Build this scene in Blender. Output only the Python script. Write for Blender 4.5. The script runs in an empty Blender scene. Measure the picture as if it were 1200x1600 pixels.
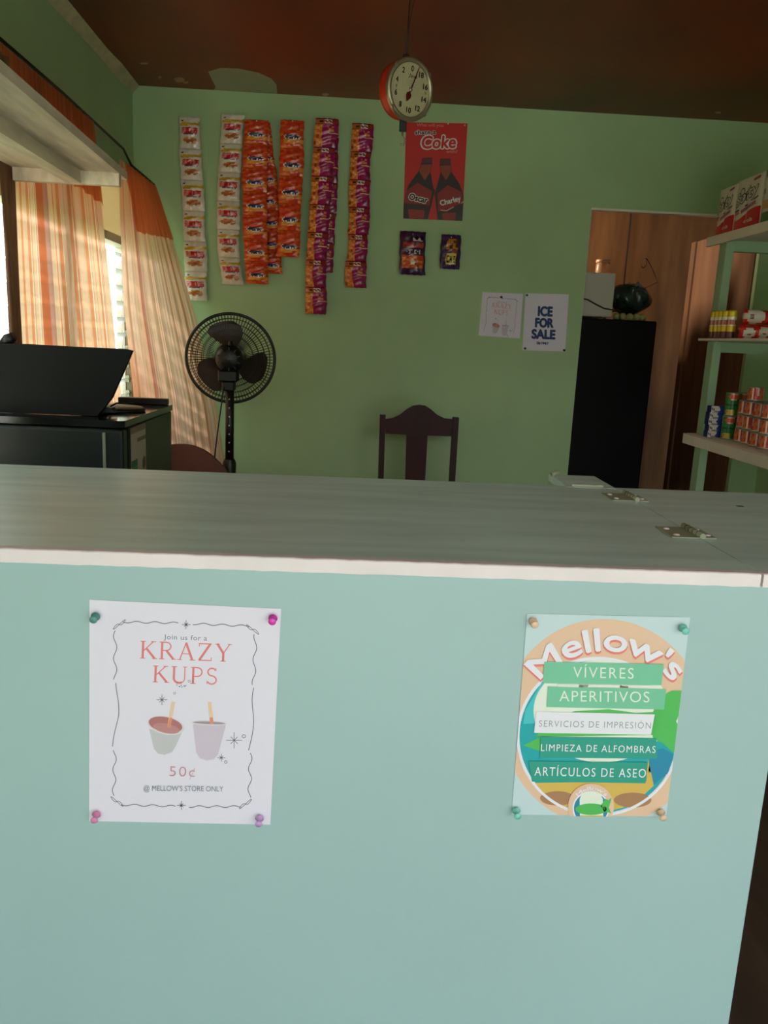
import bpy, bmesh, math, random
from mathutils import Vector, Matrix
random.seed(7)
PI = math.pi
sc = bpy.context.scene
COL = sc.collection

# ------------------------------------------------------------------ camera
YAW, PITCH, ROLL, FPX = 0.0465424, 0.20756919, 0.04602563, 1270.0
CAM = Vector((0.0, 0.0, 1.33))
_f = Vector((math.sin(YAW)*math.cos(PITCH), math.cos(YAW)*math.cos(PITCH), -math.sin(PITCH)))
_r = Vector((math.cos(YAW), -math.sin(YAW), 0.0))
_u = _r.cross(_f)
_c, _s = math.cos(ROLL), math.sin(ROLL)
RT = _c*_r + _s*_u
UP = -_s*_r + _c*_u
cam_d = bpy.data.cameras.new('camera')
cam_d.sensor_width = 36.0
cam_d.lens = FPX/1600*36.0
cam_d.clip_start = 0.02
cam = bpy.data.objects.new('camera', cam_d)
COL.objects.link(cam)
_m = Matrix((RT, UP, -_f)).transposed().to_4x4()
_m.translation = CAM
cam.matrix_world = _m
sc.camera = cam

# ------------------------------------------------------------------ sky, sun, exposure
SKY_STRENGTH = 3.0
HAZE_GAIN = 3.0
SUN_STRENGTH = 5.0
sc.view_settings.view_transform = 'Standard'
sc.view_settings.look = 'None'
sc.view_settings.gamma = 1.0
sc.view_settings.use_curve_mapping = False
sc.view_settings.exposure = 0.76
world = bpy.data.worlds.new('daylight')
sc.world = world
world.use_nodes = True
wn, wl = world.node_tree.nodes, world.node_tree.links
wn.clear()
w_out = wn.new('ShaderNodeOutputWorld'); w_bg = wn.new('ShaderNodeBackground')
w_tc = wn.new('ShaderNodeTexCoord'); w_sep = wn.new('ShaderNodeSeparateXYZ'); w_rmp = wn.new('ShaderNodeValToRGB')
wl.new(w_tc.outputs['Generated'], w_sep.inputs[0]); wl.new(w_sep.outputs['Z'], w_rmp.inputs[0])
w_rmp.color_ramp.elements[0].position = 0.0; w_rmp.color_ramp.elements[0].color = (1.0, 0.98, 0.92, 1)
w_rmp.color_ramp.elements[1].position = 0.7; w_rmp.color_ramp.elements[1].color = (0.62, 0.80, 1.0, 1)
wl.new(w_rmp.outputs[0], w_bg.inputs[0])
# bright hazy side of the sky (towards -x, where the low sun stands)
w_mr = wn.new('ShaderNodeMapRange'); w_mr.interpolation_type = 'SMOOTHSTEP'
w_mr.inputs['From Min'].default_value = -0.2; w_mr.inputs['From Max'].default_value = -0.95
w_mr.inputs['To Min'].default_value = SKY_STRENGTH; w_mr.inputs['To Max'].default_value = SKY_STRENGTH*HAZE_GAIN
wl.new(w_sep.outputs['X'], w_mr.inputs['Value']); wl.new(w_mr.outputs['Result'], w_bg.inputs[1])
wl.new(w_bg.outputs[0], w_out.inputs[0])
sun_d = bpy.data.lights.new('sun', 'SUN')
sun_d.energy = SUN_STRENGTH; sun_d.angle = 0.01; sun_d.color = (1.0, 0.93, 0.82)
sun = bpy.data.objects.new('sun', sun_d); COL.objects.link(sun)
sun.rotation_euler = Vector((0.50, -0.08, -0.52)).to_track_quat('-Z', 'Y').to_euler()
# warm lamp in the back room, left of the doorway
lamp_d = bpy.data.lights.new('backroom_lamp', 'AREA')
lamp_d.energy = 8.5; lamp_d.size = 0.15; lamp_d.color = (1.0, 0.83, 0.60)
lamp = bpy.data.objects.new('backroom_lamp', lamp_d); COL.objects.link(lamp)
lamp.location = (0.95, 4.80, 1.88)
lamp.rotation_euler = Vector((0.7, 0.6, 0.15)).to_track_quat('-Z', 'Y').to_euler()

# ------------------------------------------------------------------ helpers: pixel of the photo -> point on a real plane
def ray(x, y):
    return RT*((x-600)/FPX) + UP*(-(y-800)/FPX) + _f
def onY(x, y, Y):
    d = ray(x, y); return CAM + d*(Y/d.y)
def onX(x, y, X):
    d = ray(x, y); return CAM + d*(X/d.x)
def onZ(x, y, Z):
    d = ray(x, y); return CAM + d*((Z-CAM.z)/d.z)

def lin(c):
    return tuple((v/12.92 if v <= 0.04045 else ((v+0.055)/1.055)**2.4) for v in (t/255.0 for t in c))

# ------------------------------------------------------------------ materials
MATS = {}
def mat(name, rgb=None, rough=0.6, metal=0.0, var=0.0, vscale=6.0, bump=0.0, bscale=40.0, attr=False, trans=0.0,
        spec=0.5, stretch=(1, 1, 1), dark=None, emit=0.0, coat=0.0):
    if name in MATS: return MATS[name]
    m = bpy.data.materials.new(name); MATS[name] = m
    m.use_nodes = True
    n, l = m.node_tree.nodes, m.node_tree.links
    b = n['Principled BSDF']
    b.inputs['Roughness'].default_value = rough
    b.inputs['Metallic'].default_value = metal
    b.inputs['Specular IOR Level'].default_value = spec
    if coat: b.inputs['Coat Weight'].default_value = coat; b.inputs['Coat Roughness'].default_value = 0.08
    col = None
    if attr:
        a = n.new('ShaderNodeAttribute'); a.attribute_name = 'Col'; col = a.outputs['Color']
    else:
        rgbl = lin(rgb)
        b.inputs['Base Color'].default_value = (*rgbl, 1)
    tc = n.new('ShaderNodeTexCoord'); mp = n.new('ShaderNodeMapping')
    mp.inputs['Scale'].default_value = stretch
    l.new(tc.outputs['Object'], mp.inputs['Vector'])
    if var > 0 and not attr:
        nz = n.new('ShaderNodeTexNoise'); nz.inputs['Scale'].default_value = vscale; nz.inputs['Detail'].default_value = 5
        l.new(mp.outputs[0], nz.inputs['Vector'])
        rp = n.new('ShaderNodeValToRGB')
        d = lin(dark) if dark else tuple(v*(1-var) for v in rgbl)
        hi = rgbl if dark else tuple(min(1, v*(1+var)) for v in rgbl)
        rp.color_ramp.elements[0].position = 0.3; rp.color_ramp.elements[0].color = (*d, 1)
        rp.color_ramp.elements[1].position = 0.7; rp.color_ramp.elements[1].color = (*hi, 1)
        l.new(nz.outputs['Fac'], rp.inputs[0]); col = rp.outputs[0]
    if col: l.new(col, b.inputs['Base Color'])
    if bump > 0:
        nb = n.new('ShaderNodeTexNoise'); nb.inputs['Scale'].default_value = bscale; nb.inputs['Detail'].default_value = 4
        l.new(mp.outputs[0], nb.inputs['Vector'])
        bp = n.new('ShaderNodeBump'); bp.inputs['Strength'].default_value = bump; bp.inputs['Distance'].default_value = 0.01
        l.new(nb.outputs['Fac'], bp.inputs['Height']); l.new(bp.outputs[0], b.inputs['Normal'])
    if trans > 0:
        t = n.new('ShaderNodeBsdfTranslucent'); mx = n.new('ShaderNodeMixShader'); mx.inputs[0].default_value = trans
        if col: l.new(col, t.inputs['Color'])
        else: t.inputs['Color'].default_value = (*lin(rgb), 1)
        l.new(b.outputs[0], mx.inputs[1]); l.new(t.outputs[0], mx.inputs[2])
        l.new(mx.outputs[0], n['Material Output'].inputs['Surface'])
    return m

GREEN = mat('green_wall_paint', (168, 198, 146), 0.5, var=0.06, vscale=3, bump=0.08, bscale=14)
FRONT = mat('mint_counter_paint', (167, 195, 195), 0.45, var=0.03, vscale=2.5, bump=0.10, bscale=9)
TOP = mat('worn_counter_top_paint', (220, 244, 238), 0.32, var=0.2, vscale=5, stretch=(0.7, 5, 1), dark=(194, 218, 212), bump=0.05, bscale=30)
TRIM = mat('white_trim_paint', (240, 226, 228), 0.5, var=0.05, vscale=9, bump=0.1, bscale=30)
SHELFW = mat('shelf_white_paint', (240, 228, 212), 0.55, var=0.06, vscale=9, bump=0.08, bscale=30)
SHELFG = mat('weathered_shelf_wood', (222, 204, 178), 0.65, var=0.2, vscale=6, stretch=(6, 0.8, 3), bump=0.1, bscale=40)
POST = mat('green_post_paint', (164, 196, 158), 0.5, var=0.05, vscale=5, bump=0.06)
CEIL = mat('stained_plywood_ceiling', (142, 48, 12), 0.45, var=0.5, vscale=1.6, dark=(88, 40, 14), stretch=(1.2, 0.7, 1), bump=0.05, bscale=12)
MINT = mat('mint_paint_smear', (158, 172, 140), 0.6, var=0.05)
CHIP = mat('bare_wood_chip', (190, 150, 120), 0.7, var=0.2)
PLY = mat('plywood', (96, 66, 40), 0.7, spec=0.1, var=0.3, vscale=2.2, stretch=(5, 5, 0.7), dark=(66, 42, 26), bump=0.05)
PLYD = mat('dark_plywood', (146, 108, 84), 0.7, spec=0.1, var=0.25, vscale=2.2, stretch=(5, 5, 0.7), dark=(120, 88, 70), bump=0.05)
FLOOR = mat('dark_plank_floor', (74, 54, 44), 0.5, var=0.3, vscale=3, stretch=(6, 0.6, 1), bump=0.1)
GROUND = mat('pale_concrete', (196, 188, 172), 0.9, var=0.12, vscale=3, bump=0.1)
LAWN = mat('lawn', (200, 186, 146), 0.95, var=0.3, vscale=8, bump=0.3)
BLOCKER = mat('dark_green_blocker', (70, 84, 46), 0.95, var=0.4, vscale=2)  # for the added unseen block that cuts low daylight
LEAF = mat('hedge_leaves', (120, 160, 60), 0.8, var=0.4, vscale=10)
COVE = mat('cove_strip_paint', (190, 180, 142), 0.7, var=0.15, vscale=20, bump=0.2)
PAPER = mat('white_paper', (236, 228, 244), 0.6)
PAPERB = mat('pale_blue_paper', (202, 220, 226), 0.55)
INK = mat('dark_grey_ink', (86, 88, 104), 0.6)
CORAL = mat('coral_ink', (236, 132, 132), 0.6)
ROSE = mat('dusty_rose_ink', (205, 150, 160), 0.6)
GREYINK = mat('grey_ink', (128, 134, 144), 0.6)
M_PRINT = mat('printed_film', attr=True, rough=0.22, spec=0.7)
M_CARD = mat('printed_card', attr=True, rough=0.5)
M_TIN = mat('printed_tin', attr=True, rough=0.3, metal=0.15)
M_CLOTH = mat('striped_curtain_cloth', attr=True, rough=0.9, trans=0.72, spec=0.1)
BLACK = mat('black_plastic', (20, 20, 20), 0.4)
BLACKG = mat('glossy_black_lid', (16, 16, 16), 0.12, spec=0.7)
BLACKE = mat('black_enamel', (18, 22, 20), 0.35)
FRIDGED = mat('dark_enamel', (6, 8, 8), 0.5, spec=0.15)
METAL = mat('dull_steel', (170, 168, 150), 0.35, metal=0.85)
BRASSY = mat('painted_hinge_metal', (168, 174, 148), 0.4, metal=0.3)
REDM = mat('red_enamel', (200, 52, 28), 0.35)
DIAL = mat('aged_dial_cream', (196, 186, 146), 0.5, var=0.05)
RIM = mat('scale_rim_metal', (176, 164, 136), 0.35, metal=0.7)
NEEDLE = mat('dark_red_needle', (96, 26, 20), 0.4)
BLKINK = mat('black_print', (30, 26, 22), 0.5)
MAHOG = mat('dark_mahogany', (66, 28, 28), 0.5, spec=0.25, var=0.25, vscale=3, stretch=(5, 5, 0.8), dark=(52, 26, 26))
MAHOG2 = mat('deep_red_mahogany', (60, 18, 16), 0.5, spec=0.25, var=0.25, vscale=3, stretch=(5, 5, 0.8))
TUB = mat('brown_upholstery', (112, 70, 58), 0.8, var=0.1, vscale=10)
BLADE = mat('smoky_brown_blade', (70, 56, 50), 0.3, trans=0.35)
GLASS = mat('milky_louvre_glass', (176, 180, 168), 0.25, trans=0.6)
_n = GLASS.node_tree.nodes; _l = GLASS.node_tree.links
_t = _n.new('ShaderNodeBsdfTransparent'); _x = _n.new('ShaderNodeMixShader'); _x.inputs[0].default_value = 0.42
_l.new(_n['Material Output'].inputs['Surface'].links[0].from_socket, _x.inputs[1]); _l.new(_t.outputs[0], _x.inputs[2]); _l.new(_x.outputs[0], _n['Material Output'].inputs['Surface'])
PANEL = mat('cream_window_panel', (214, 200, 164), 0.6, trans=0.35)
FRAMEW = mat('window_frame_paint', (214, 210, 186), 0.6, var=0.05)
PINC = {k: mat('pin_'+k, v, 0.25) for k, v in dict(teal=(96, 150, 146), magenta=(226, 70, 190), pink=(232, 140, 190), lilac=(206, 160, 220), peach=(240, 200, 170), aqua=(130, 214, 200), dark=(60, 56, 54), white=(235, 232, 225), green=(60, 110, 90)).items()}

# ------------------------------------------------------------------ mesh builder
class MB:
    def __init__(s):
        s.v = []; s.f = []; s.mi = []; s.col = []; s.sm = []; s.mats = []; s.usecol = False
    def slot(s, m):
        if m not in s.mats: s.mats.append(m)
        return s.mats.index(m)
    def face(s, idx, m, col=None, smooth=False):
        s.f.append(idx); s.mi.append(s.slot(m)); s.col.append(col); s.sm.append(smooth)
        if col is not None: s.usecol = True
    def poly(s, pts, m, col=None, smooth=False):
        k = len(s.v); s.v += [tuple(p) for p in pts]; s.face(list(range(k, k+len(pts))), m, col, smooth)
    def add_bm(s, bm, m, M=None, smooth=False, col=None):
        k = len(s.v); bm.verts.ensure_lookup_table()
        for v in bm.verts: s.v.append(tuple(M @ v.co) if M else tuple(v.co))
        for f in bm.faces: s.face([k+v.index for v in f.verts], m, col, smooth)
        bm.free()
    def box(s, mn, mx, m, bev=0.0, M=None, seg=1, col=None):
        bm = bmesh.new(); bmesh.ops.create_cube(bm, size=1)
        for v in bm.verts:
            v.co = Vector([mn[i] + (v.co[i]+0.5)*(mx[i]-mn[i]) for i in range(3)])
        if bev > 0:
            bmesh.ops.bevel(bm, geom=bm.edges[:], offset=bev, segments=seg, affect='EDGES', profile=0.5)
        bm.verts.index_update()
        s.add_bm(bm, m, M, False, col); return s
    def tube(s, pts, r, m, seg=8, cap=True, smooth=True):
        pts = [Vector(p) for p in pts]; n = len(pts)
        rr = r if isinstance(r, (list, tuple)) else [r]*n
        k = len(s.v); prev = None
        for i, p in enumerate(pts):
            t = (pts[min(i+1, n-1)]-pts[max(i-1, 0)]).normalized()
            if prev is None:
                a = Vector((0, 0, 1)) if abs(t.z) < 0.9 else Vector((1, 0, 0))
                x = t.cross(a).normalized()
            else:
                x = (prev - t*prev.dot(t)).normalized()
            prev = x; y = t.cross(x)
            for j in range(seg):
                a = 2*PI*j/seg
                s.v.append(tuple(p + (x*math.cos(a)+y*math.sin(a))*rr[i]))
        for i in range(n-1):
            for j in range(seg):
                j2 = (j+1) % seg
                s.face([k+i*seg+j, k+i*seg+j2, k+(i+1)*seg+j2, k+(i+1)*seg+j], m, None, smooth)
        if cap:
            s.face([k+j for j in range(seg)][::-1], m); s.face([k+(n-1)*seg+j for j in range(seg)], m)
        return s
    def lathe(s, prof, m, M=None, seg=24, smooth=True, col=None, colf=None):
        # prof: (r, z) pairs
        k = len(s.v)
        for (r, z) in prof:
            for j in range(seg):
                a = 2*PI*j/seg; p = Vector((r*math.cos(a), r*math.sin(a), z))
                s.v.append(tuple(M @ p) if M else tuple(p))
        for i in range(len(prof)-1):
            for j in range(seg):
                j2 = (j+1) % seg
                c = colf(j/seg, prof[i][1], i) if colf else col
                s.face([k+i*seg+j, k+i*seg+j2, k+(i+1)*seg+j2, k+(i+1)*seg+j], m, c, smooth)
        return s
    def torus(s, R, r, m, M=None, seg=48, ms=8):
        k = len(s.v)
        for i in range(seg):
            a = 2*PI*i/seg
            for j in range(ms):
                b = 2*PI*j/ms
                p = Vector(((R+r*math.cos(b))*math.cos(a), (R+r*math.cos(b))*math.sin(a), r*math.sin(b)))
                s.v.append(tuple(M @ p) if M else tuple(p))
        for i in range(seg):
            for j in range(ms):
                i2 = (i+1) % seg; j2 = (j+1) % ms
                s.face([k+i*ms+j, k+i2*ms+j, k+i2*ms+j2, k+i*ms+j2], m, None, True)
        return s
    def prism(s, outline, ext, m, smooth=False):
        # outline: list of 3D points (planar), ext: extrusion vector
        k = len(s.v); n = len(outline); e = Vector(ext)
        s.v += [tuple(p) for p in outline]; s.v += [tuple(Vector(p)+e) for p in outline]
        s.face(list(range(k, k+n)), m); s.face(list(range(k+n, k+2*n))[::-1], m)
        for i in range(n):
            j = (i+1) % n; s.face([k+i, k+n+i, k+n+j, k+j], m, None, smooth)
        return s
    def grid(s, nu, nv, pf, m, colf=None, smooth=True, flip=False):
        k = len(s.v)
        for j in range(nv+1):
            for i in range(nu+1): s.v.append(tuple(pf(i/nu, j/nv)))
        for j in range(nv):
            for i in range(nu):
                q = [k+j*(nu+1)+i, k+j*(nu+1)+i+1, k+(j+1)*(nu+1)+i+1, k+(j+1)*(nu+1)+i]
                if flip: q.reverse()
                s.face(q, m, colf((i+0.5)/nu, (j+0.5)/nv) if colf else None, smooth)
        return s
    def build(s, name, parent=None, loc=None, fixn=True):
        base = Vector((0, 0, 0))
        if parent is not None:
            r = parent
            while r.parent is not None: r = r.parent
            base = Vector(r.location)
        elif loc is not None: base = Vector(loc)
        me = bpy.data.meshes.new(name)
        me.from_pydata([tuple(Vector(p)-base) for p in s.v], [], s.f)
        for m in s.mats: me.materials.append(m)
        for p, mi, sm in zip(me.polygons, s.mi, s.sm): p.material_index = mi; p.use_smooth = sm
        if s.usecol:
            ca = me.color_attributes.new('Col', 'FLOAT_COLOR', 'CORNER')
            for p, c in zip(me.polygons, s.col):
                if c is None: c = (1, 1, 1)
                for li in p.loop_indices: ca.data[li].color = (*c[:3], 1)
        if fixn:
            bm = bmesh.new(); bm.from_mesh(me); bmesh.ops.recalc_face_normals(bm, faces=bm.faces[:]); bm.to_mesh(me); bm.free()
        o = bpy.data.objects.new(name, me); COL.objects.link(o)
        if parent is not None: o.parent = parent
        elif loc is not None: o.location = base
        return o

def tag(o, label, cat, group=None):
    o['label'] = label; o['category'] = cat
    if group: o['group'] = group
    return o
def thing(name, label, cat, loc=(0, 0, 0), group=None):
    o = bpy.data.objects.new(name, None); COL.objects.link(o); o.location = loc
    o.empty_display_size = 0.05
    return tag(o, label, cat, group)
def struct(o):
    o['kind'] = 'structure'; return o
def copy_tree(o, loc, label=None, parent=None):
    c = o.copy(); COL.objects.link(c)
    if parent is not None: c.parent = parent
    else: c.location = loc
    if label: c['label'] = label
    for ch in list(o.children): copy_tree(ch, None, None, c)
    return c

# ------------------------------------------------------------------ lettering (built-in font turned into mesh)
_TC = {}
def glyphs(s, offset=0.0, shear=0.0, spacing=1.0):
    key = (s, offset, shear, spacing)
    if key in _TC: return _TC[key]
    cu = bpy.data.curves.new('lettering', 'FONT'); cu.body = s; cu.size = 1.0; cu.offset = offset; cu.shear = shear
    cu.space_character = spacing; cu.resolution_u = 4
    ob = bpy.data.objects.new('lettering', cu); COL.objects.link(ob)
    bpy.context.view_layer.update()
    ev = ob.evaluated_get(bpy.context.evaluated_depsgraph_get())
    me = ev.to_mesh()
    vs = [(v.co.x, v.co.y) for v in me.vertices]; me.calc_loop_triangles(); fs = [list(q.vertices) for q in me.loop_triangles]
    ev.to_mesh_clear()
    COL.objects.unlink(ob); bpy.data.objects.remove(ob); bpy.data.curves.remove(cu)
    _TC[key] = (vs, fs); return _TC[key]
_hv, _ = glyphs('H'); CAPH = max(v[1] for v in _hv)

def add_glyphs(mb, pts, fs, m, col=None):
    k = len(mb.v); mb.v += [tuple(p) for p in pts]
    for f in fs: mb.face([k+i for i in f], m, col)

class Sheet:
    """flat print laid on a sheet; u,v are measured on a close-up of the sheet, v downwards; fn(u, v, lift) gives the place in the room"""
    def __init__(s, mb, fn, clip=None):
        s.mb = mb; s.fn = fn; s.clip = clip; s.h = 0.0003
    def lay(s, step=0.00012): s.h += step
    def _clip(s, pts):
        if not s.clip: return pts
        c = s.clip
        for i in range(len(c)):
            ax, ay = c[i]; bx, by = c[(i+1) % len(c)]
            def side(p): return (bx-ax)*(p[1]-ay)-(by-ay)*(p[0]-ax)
            out = []
            for j in range(len(pts)):
                p, q = pts[j], pts[(j+1) % len(pts)]; sp, sq = side(p), side(q)
                if sp >= 0: out.append(p)
                if (sp >= 0) != (sq >= 0):
                    t = sp/(sp-sq); out.append((p[0]+(q[0]-p[0])*t, p[1]+(q[1]-p[1])*t))
            pts = out
            if not pts: return pts
        return pts
    def poly(s, pts, m, col=None):
        pts = s._clip(pts)
        if len(pts) >= 3: s.mb.poly([s.fn(x, y, s.h) for x, y in pts], m, col)
    def ell(s, cx, cy, rx, ry, m, rot=0.0, n=40, a0=0, a1=2*PI, col=None):
        c, q = math.cos(rot), math.sin(rot); pts = []
        for i in range(n):
            a = a0+(a1-a0)*i/(n if a1-a0 > 6.28 else n-1)
            x, y = rx*math.cos(a), ry*math.sin(a); pts.append((cx+x*c-y*q, cy+x*q+y*c))
        s.poly(pts, m, col)
    def stroke(s, pts, w, m, closed=False):
        n = len(pts)
        if closed: pts = pts+[pts[0]]; n += 1
        L, R = [], []
        for i, p in enumerate(pts):
            a = pts[max(i-1, 0)]; b = pts[min(i+1, n-1)]
            if closed and i in (0, n-1): a = pts[n-2]; b = pts[1]
            dx, dy = b[0]-a[0], b[1]-a[1]; d = math.hypot(dx, dy) or 1
            L.append((p[0]-dy/d*w/2, p[1]+dx/d*w/2)); R.append((p[0]+dy/d*w/2, p[1]-dx/d*w/2))
        for i in range(n-1): s.poly([L[i], L[i+1], R[i+1], R[i]], m)
    def text(s, t, x0, y0, x1, y1, h, m, offset=0.0, shear=0.0, spacing=1.0, col=None):
        vs, fs = glyphs(t, offset, shear, spacing)
        a, b = min(v[0] for v in vs), max(v[0] for v in vs)
        dx, dy = x1-x0, y1-y0; L = math.hypot(dx, dy); ex, ey = dx/L, dy/L
        pts = []
        for vx, vy in vs:
            q = (vx-a)/(b-a)*L; r = vy/CAPH*h
            pts.append(s.fn(x0+ex*q+ey*r, y0+ey*q-ex*r, s.h))
        add_glyphs(s.mb, pts, fs, m, col)
    def bold(s, t, x0, y0, x1, y1, h, m, w, shear=0.0, wy=None, offset=0.0):
        wy = wy or w
        for k in range(8):
            a = PI*k/4; s.text(t, x0+w*math.cos(a), y0+wy*math.sin(a), x1+w*math.cos(a), y1+wy*math.sin(a), h, m, offset, shear); s.h += 0.00004
        s.text(t, x0, y0, x1, y1, h, m, offset, shear); s.h += 0.0002
    def arc(s, t, cx, cy, R, a0, a1, h, m, offset=0.0, spacing=1.0):
        vs, fs = glyphs(t, offset, 0.0, spacing)
        a, b = min(v[0] for v in vs), max(v[0] for v in vs); pts = []
        for vx, vy in vs:
            q = a0+(vx-a)/(b-a)*(a1-a0); r = R+vy/CAPH*h
            pts.append(s.fn(cx+r*math.sin(q), cy-r*math.cos(q), s.h))
        add_glyphs(s.mb, pts, fs, m)
    def serif(s, t, x0, y0, x1, y1, h, m):
        # thin-and-thick roman capitals drawn as strokes
        dx, dy = x1-x0, y1-y0; L = math.hypot(dx, dy); ex, ey = dx/L, dy/L
        tot = sum(SERIF[c][0] for c in t)+0.12*(len(t)-1); pen = 0.0
        for c in t:
            w, strokes = SERIF[c]
            for pts, sw in strokes:
                q = []
                for px, py in pts:
                    X = (pen+px)/tot*L; Y = py*h
                    q.append((x0+ex*X+ey*Y, y0+ey*X-ex*Y))
                s.stroke(q, sw*h, m)
            pen += w+0.12
def _bow(cx, cy, rx, ry, a0, a1, n=14):
    return [(cx+rx*math.cos(math.radians(a0+(a1-a0)*i/n)), cy+ry*math.sin(math.radians(a0+(a1-a0)*i/n))) for i in range(n+1)]
TK, TN, SF = 0.13, 0.06, 0.045
def _sf(x, y, w=0.13): return ([(x-w, y), (x+w, y)], SF)
SERIF = {
 'K': (0.80, [([(0.16, 0), (0.16, 1)], TK), ([(0.17, 0.42), (0.66, 0.99)], TN), ([(0.33, 0.58), (0.74, 0.02)], TK), _sf(0.16, 0.02), _sf(0.16, 0.98), _sf(0.66, 0.98, 0.12), _sf(0.74, 0.02, 0.12)]),
 'R': (0.78, [([(0.16, 0), (0.16, 1)], TK), ([(0.16, 0.975), (0.36, 0.975)]+_bow(0.36, 0.74, 0.22, 0.235, 90, -90)+[(0.16, 0.505)], 0.07), ([(0.38, 0.5), (0.72, 0.02)], TK), _sf(0.16, 0.02), _sf(0.08, 0.98, 0.05), _sf(0.74, 0.02, 0.10)]),
 'A': (0.86, [([(0.12, 0.0), (0.42, 1.0)], TN), ([(0.41, 0.99), (0.74, 0.0)], TK), ([(0.22, 0.36), (0.62, 0.36)], SF), _sf(0.12, 0.02, 0.11), _sf(0.74, 0.02, 0.13)]),
 'Z': (0.72, [([(0.06, 0.97), (0.66, 0.97)], 0.06), ([(0.60, 0.97), (0.09, 0.03)], TK), ([(0.06, 0.03), (0.68, 0.03)], 0.06), ([(0.07, 0.80), (0.07, 0.98)], SF), ([(0.67, 0.2), (0.67, 0.02)], SF)]),
 'Y': (0.78, [([(0.10, 1.0), (0.40, 0.46)], TK), ([(0.70, 1.0), (0.41, 0.48)], TN), ([(0.40, 0.5), (0.40, 0)], TK), _sf(0.10, 0.98, 0.11), _sf(0.70, 0.98, 0.10), _sf(0.40, 0.02)]),
 'U': (0.84, [([(0.16, 1.0), (0.16, 0.30)]+_bow(0.43, 0.30, 0.27, 0.28, 180, 300), TK), (_bow(0.43, 0.30, 0.27, 0.28, 285, 360)+[(0.70, 1.0)], TN), _sf(0.16, 0.98), _sf(0.70, 0.98, 0.11)]),
 'P': (0.68, [([(0.16, 0), (0.16, 1)], TK), ([(0.16, 0.975), (0.36, 0.975)]+_bow(0.36, 0.71, 0.23, 0.265, 90, -90)+[(0.16, 0.445)], 0.075), _sf(0.16, 0.02), _sf(0.08, 0.98, 0.05)]),
 'S': (0.58, [(_bow(0.29, 0.745, 0.20, 0.225, 25, 260)+_bow(0.29, 0.265, 0.225, 0.245, 85, -155), 0.085), ([(0.48, 0.98), (0.48, 0.80)], SF), ([(0.06, 0.2), (0.06, 0.02)], SF)]),
}

# tiny bitmap letters for print on film
BIT = {'F': '111100110100100', 'U': '101101101101111', 'N': '111101101101101', 'I': '111010010010111', 'O': '111101101101111', 'S': '111100111001111',
       'Z': '111001010100111', 'H': '101101111101101', 'T': '111010010010010', 'C': '111100100100111', 'P': '111101111100100', 'G': '111100101101111',
       'A': '111101111101101', 'L': '100100100100111', 'E': '111100110100111', 'R': '111101110101101', ' ': '000000000000000'}
def bit(u, v, word, u0, v0, u1, v1):
    if not (u0 <= u < u1 and v0 <= v < v1): return False
    n = len(word)*4-1; c = int((u-u0)/(u1-u0)*n); r = int((v-v0)/(v1-v0)*5)
    k, x = divmod(c, 4)
    return x < 3 and BIT[word[k]][min(r, 4)*3+x] == '1'

def hsh(*a):
    x = math.sin(sum(t*k for t, k in zip(a, (127.1, 311.7, 74.7))))*43758.5453
    return x-math.floor(x)

# ================================================================== SETTING
XL, XR, YB, ZC, YF = -1.056, 2.12, 4.10, 2.425, -0.9
YP = -2.2                                   # ceiling and left wall are extended to here, unseen, to hold back daylight
DX0, DX1, DZ = 1.128, 1.978, 1.998          # doorway in the back wall
WY0, WY1, WZ0, WZ1 = 1.62, 4.06, 0.85, 2.02   # window in the left wall, lengthened out of view to let in more light

b = MB(); b.box((-1.4, -1.2, -0.05), (2.9, 5.6, 0.0), FLOOR); struct(b.build('floor'))
b = MB(); b.box((-30, -40, -0.12), (30, 30, -0.06), GROUND); struct(b.build('ground'))
b = MB()
b.box((-30, -6, -0.058), (-1.6, 12, -0.05), LAWN); struct(b.build('lawn'))

b = MB()
b.box((-1.2, YP, ZC), (2.2, YB+0.04, ZC+0.06), CEIL)
for x in (0.158,):   # open joints between the plywood sheets
    b.box((x-0.0015, YF, ZC-0.0012), (x+0.0015, YB, ZC+0.001), BLKINK)
patch = [(325, 112), (331, 124), (337, 136), (334, 141), (433, 146), (432, 132), (424, 123), (405, 114), (372, 107), (345, 106)]
pp = [onZ(x, y, ZC-0.0008) for x, y in patch]
b.poly([(p.x, min(p.y, YB-0.002), p.z) for p in pp], MINT)
for cx, cy, rx, ry in ((225, 99, 9, 2), (250, 121, 2.5, 2.5), (280, 125, 8, 4), (290, 129, 5, 2), (508, 148, 6, 2.5), (655, 178, 5, 1.6), (776, 168, 12, 2.2), (1122, 176, 5, 2.2), (345, 143, 5, 2)):
    q = []
    for i in range(9):
        a = 2*PI*i/9; k = 0.7+0.5*hsh(cx, i)
        p = onZ(cx+rx*k*math.cos(a), cy+ry*k*math.sin(a), ZC-0.0006); q.append((p.x, min(p.y, YB-0.002), p.z))
    b.poly(q, CHIP)
struct(b.build('ceiling'))

b = MB()
b.box((XL-0.08, YB, 0), (DX0, YB+0.03, ZC), GREEN)
b.box((DX0, YB, DZ), (DX1, YB+0.03, ZC), GREEN)
b.box((DX1, YB, 0), (XR+0.08, YB+0.03, ZC), GREEN)
struct(b.build('wall_back'))
b = MB()
b.box((XL-0.08, YP, 0), (XL, WY0, ZC), GREEN)
b.box((XL-0.08, WY1, 0), (XL, YB, ZC), GREEN)
b.box((XL-0.08, WY0, 0), (XL, WY1, WZ0), GREEN)
b.box((XL-0.08, WY0, WZ1), (XL, WY1, ZC), GREEN)
struct(b.build('wall_left'))
b = MB(); b.box((XR, YF, 0), (XR+0.08, YB, ZC), GREEN); struct(b.build('wall_right'))

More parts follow.
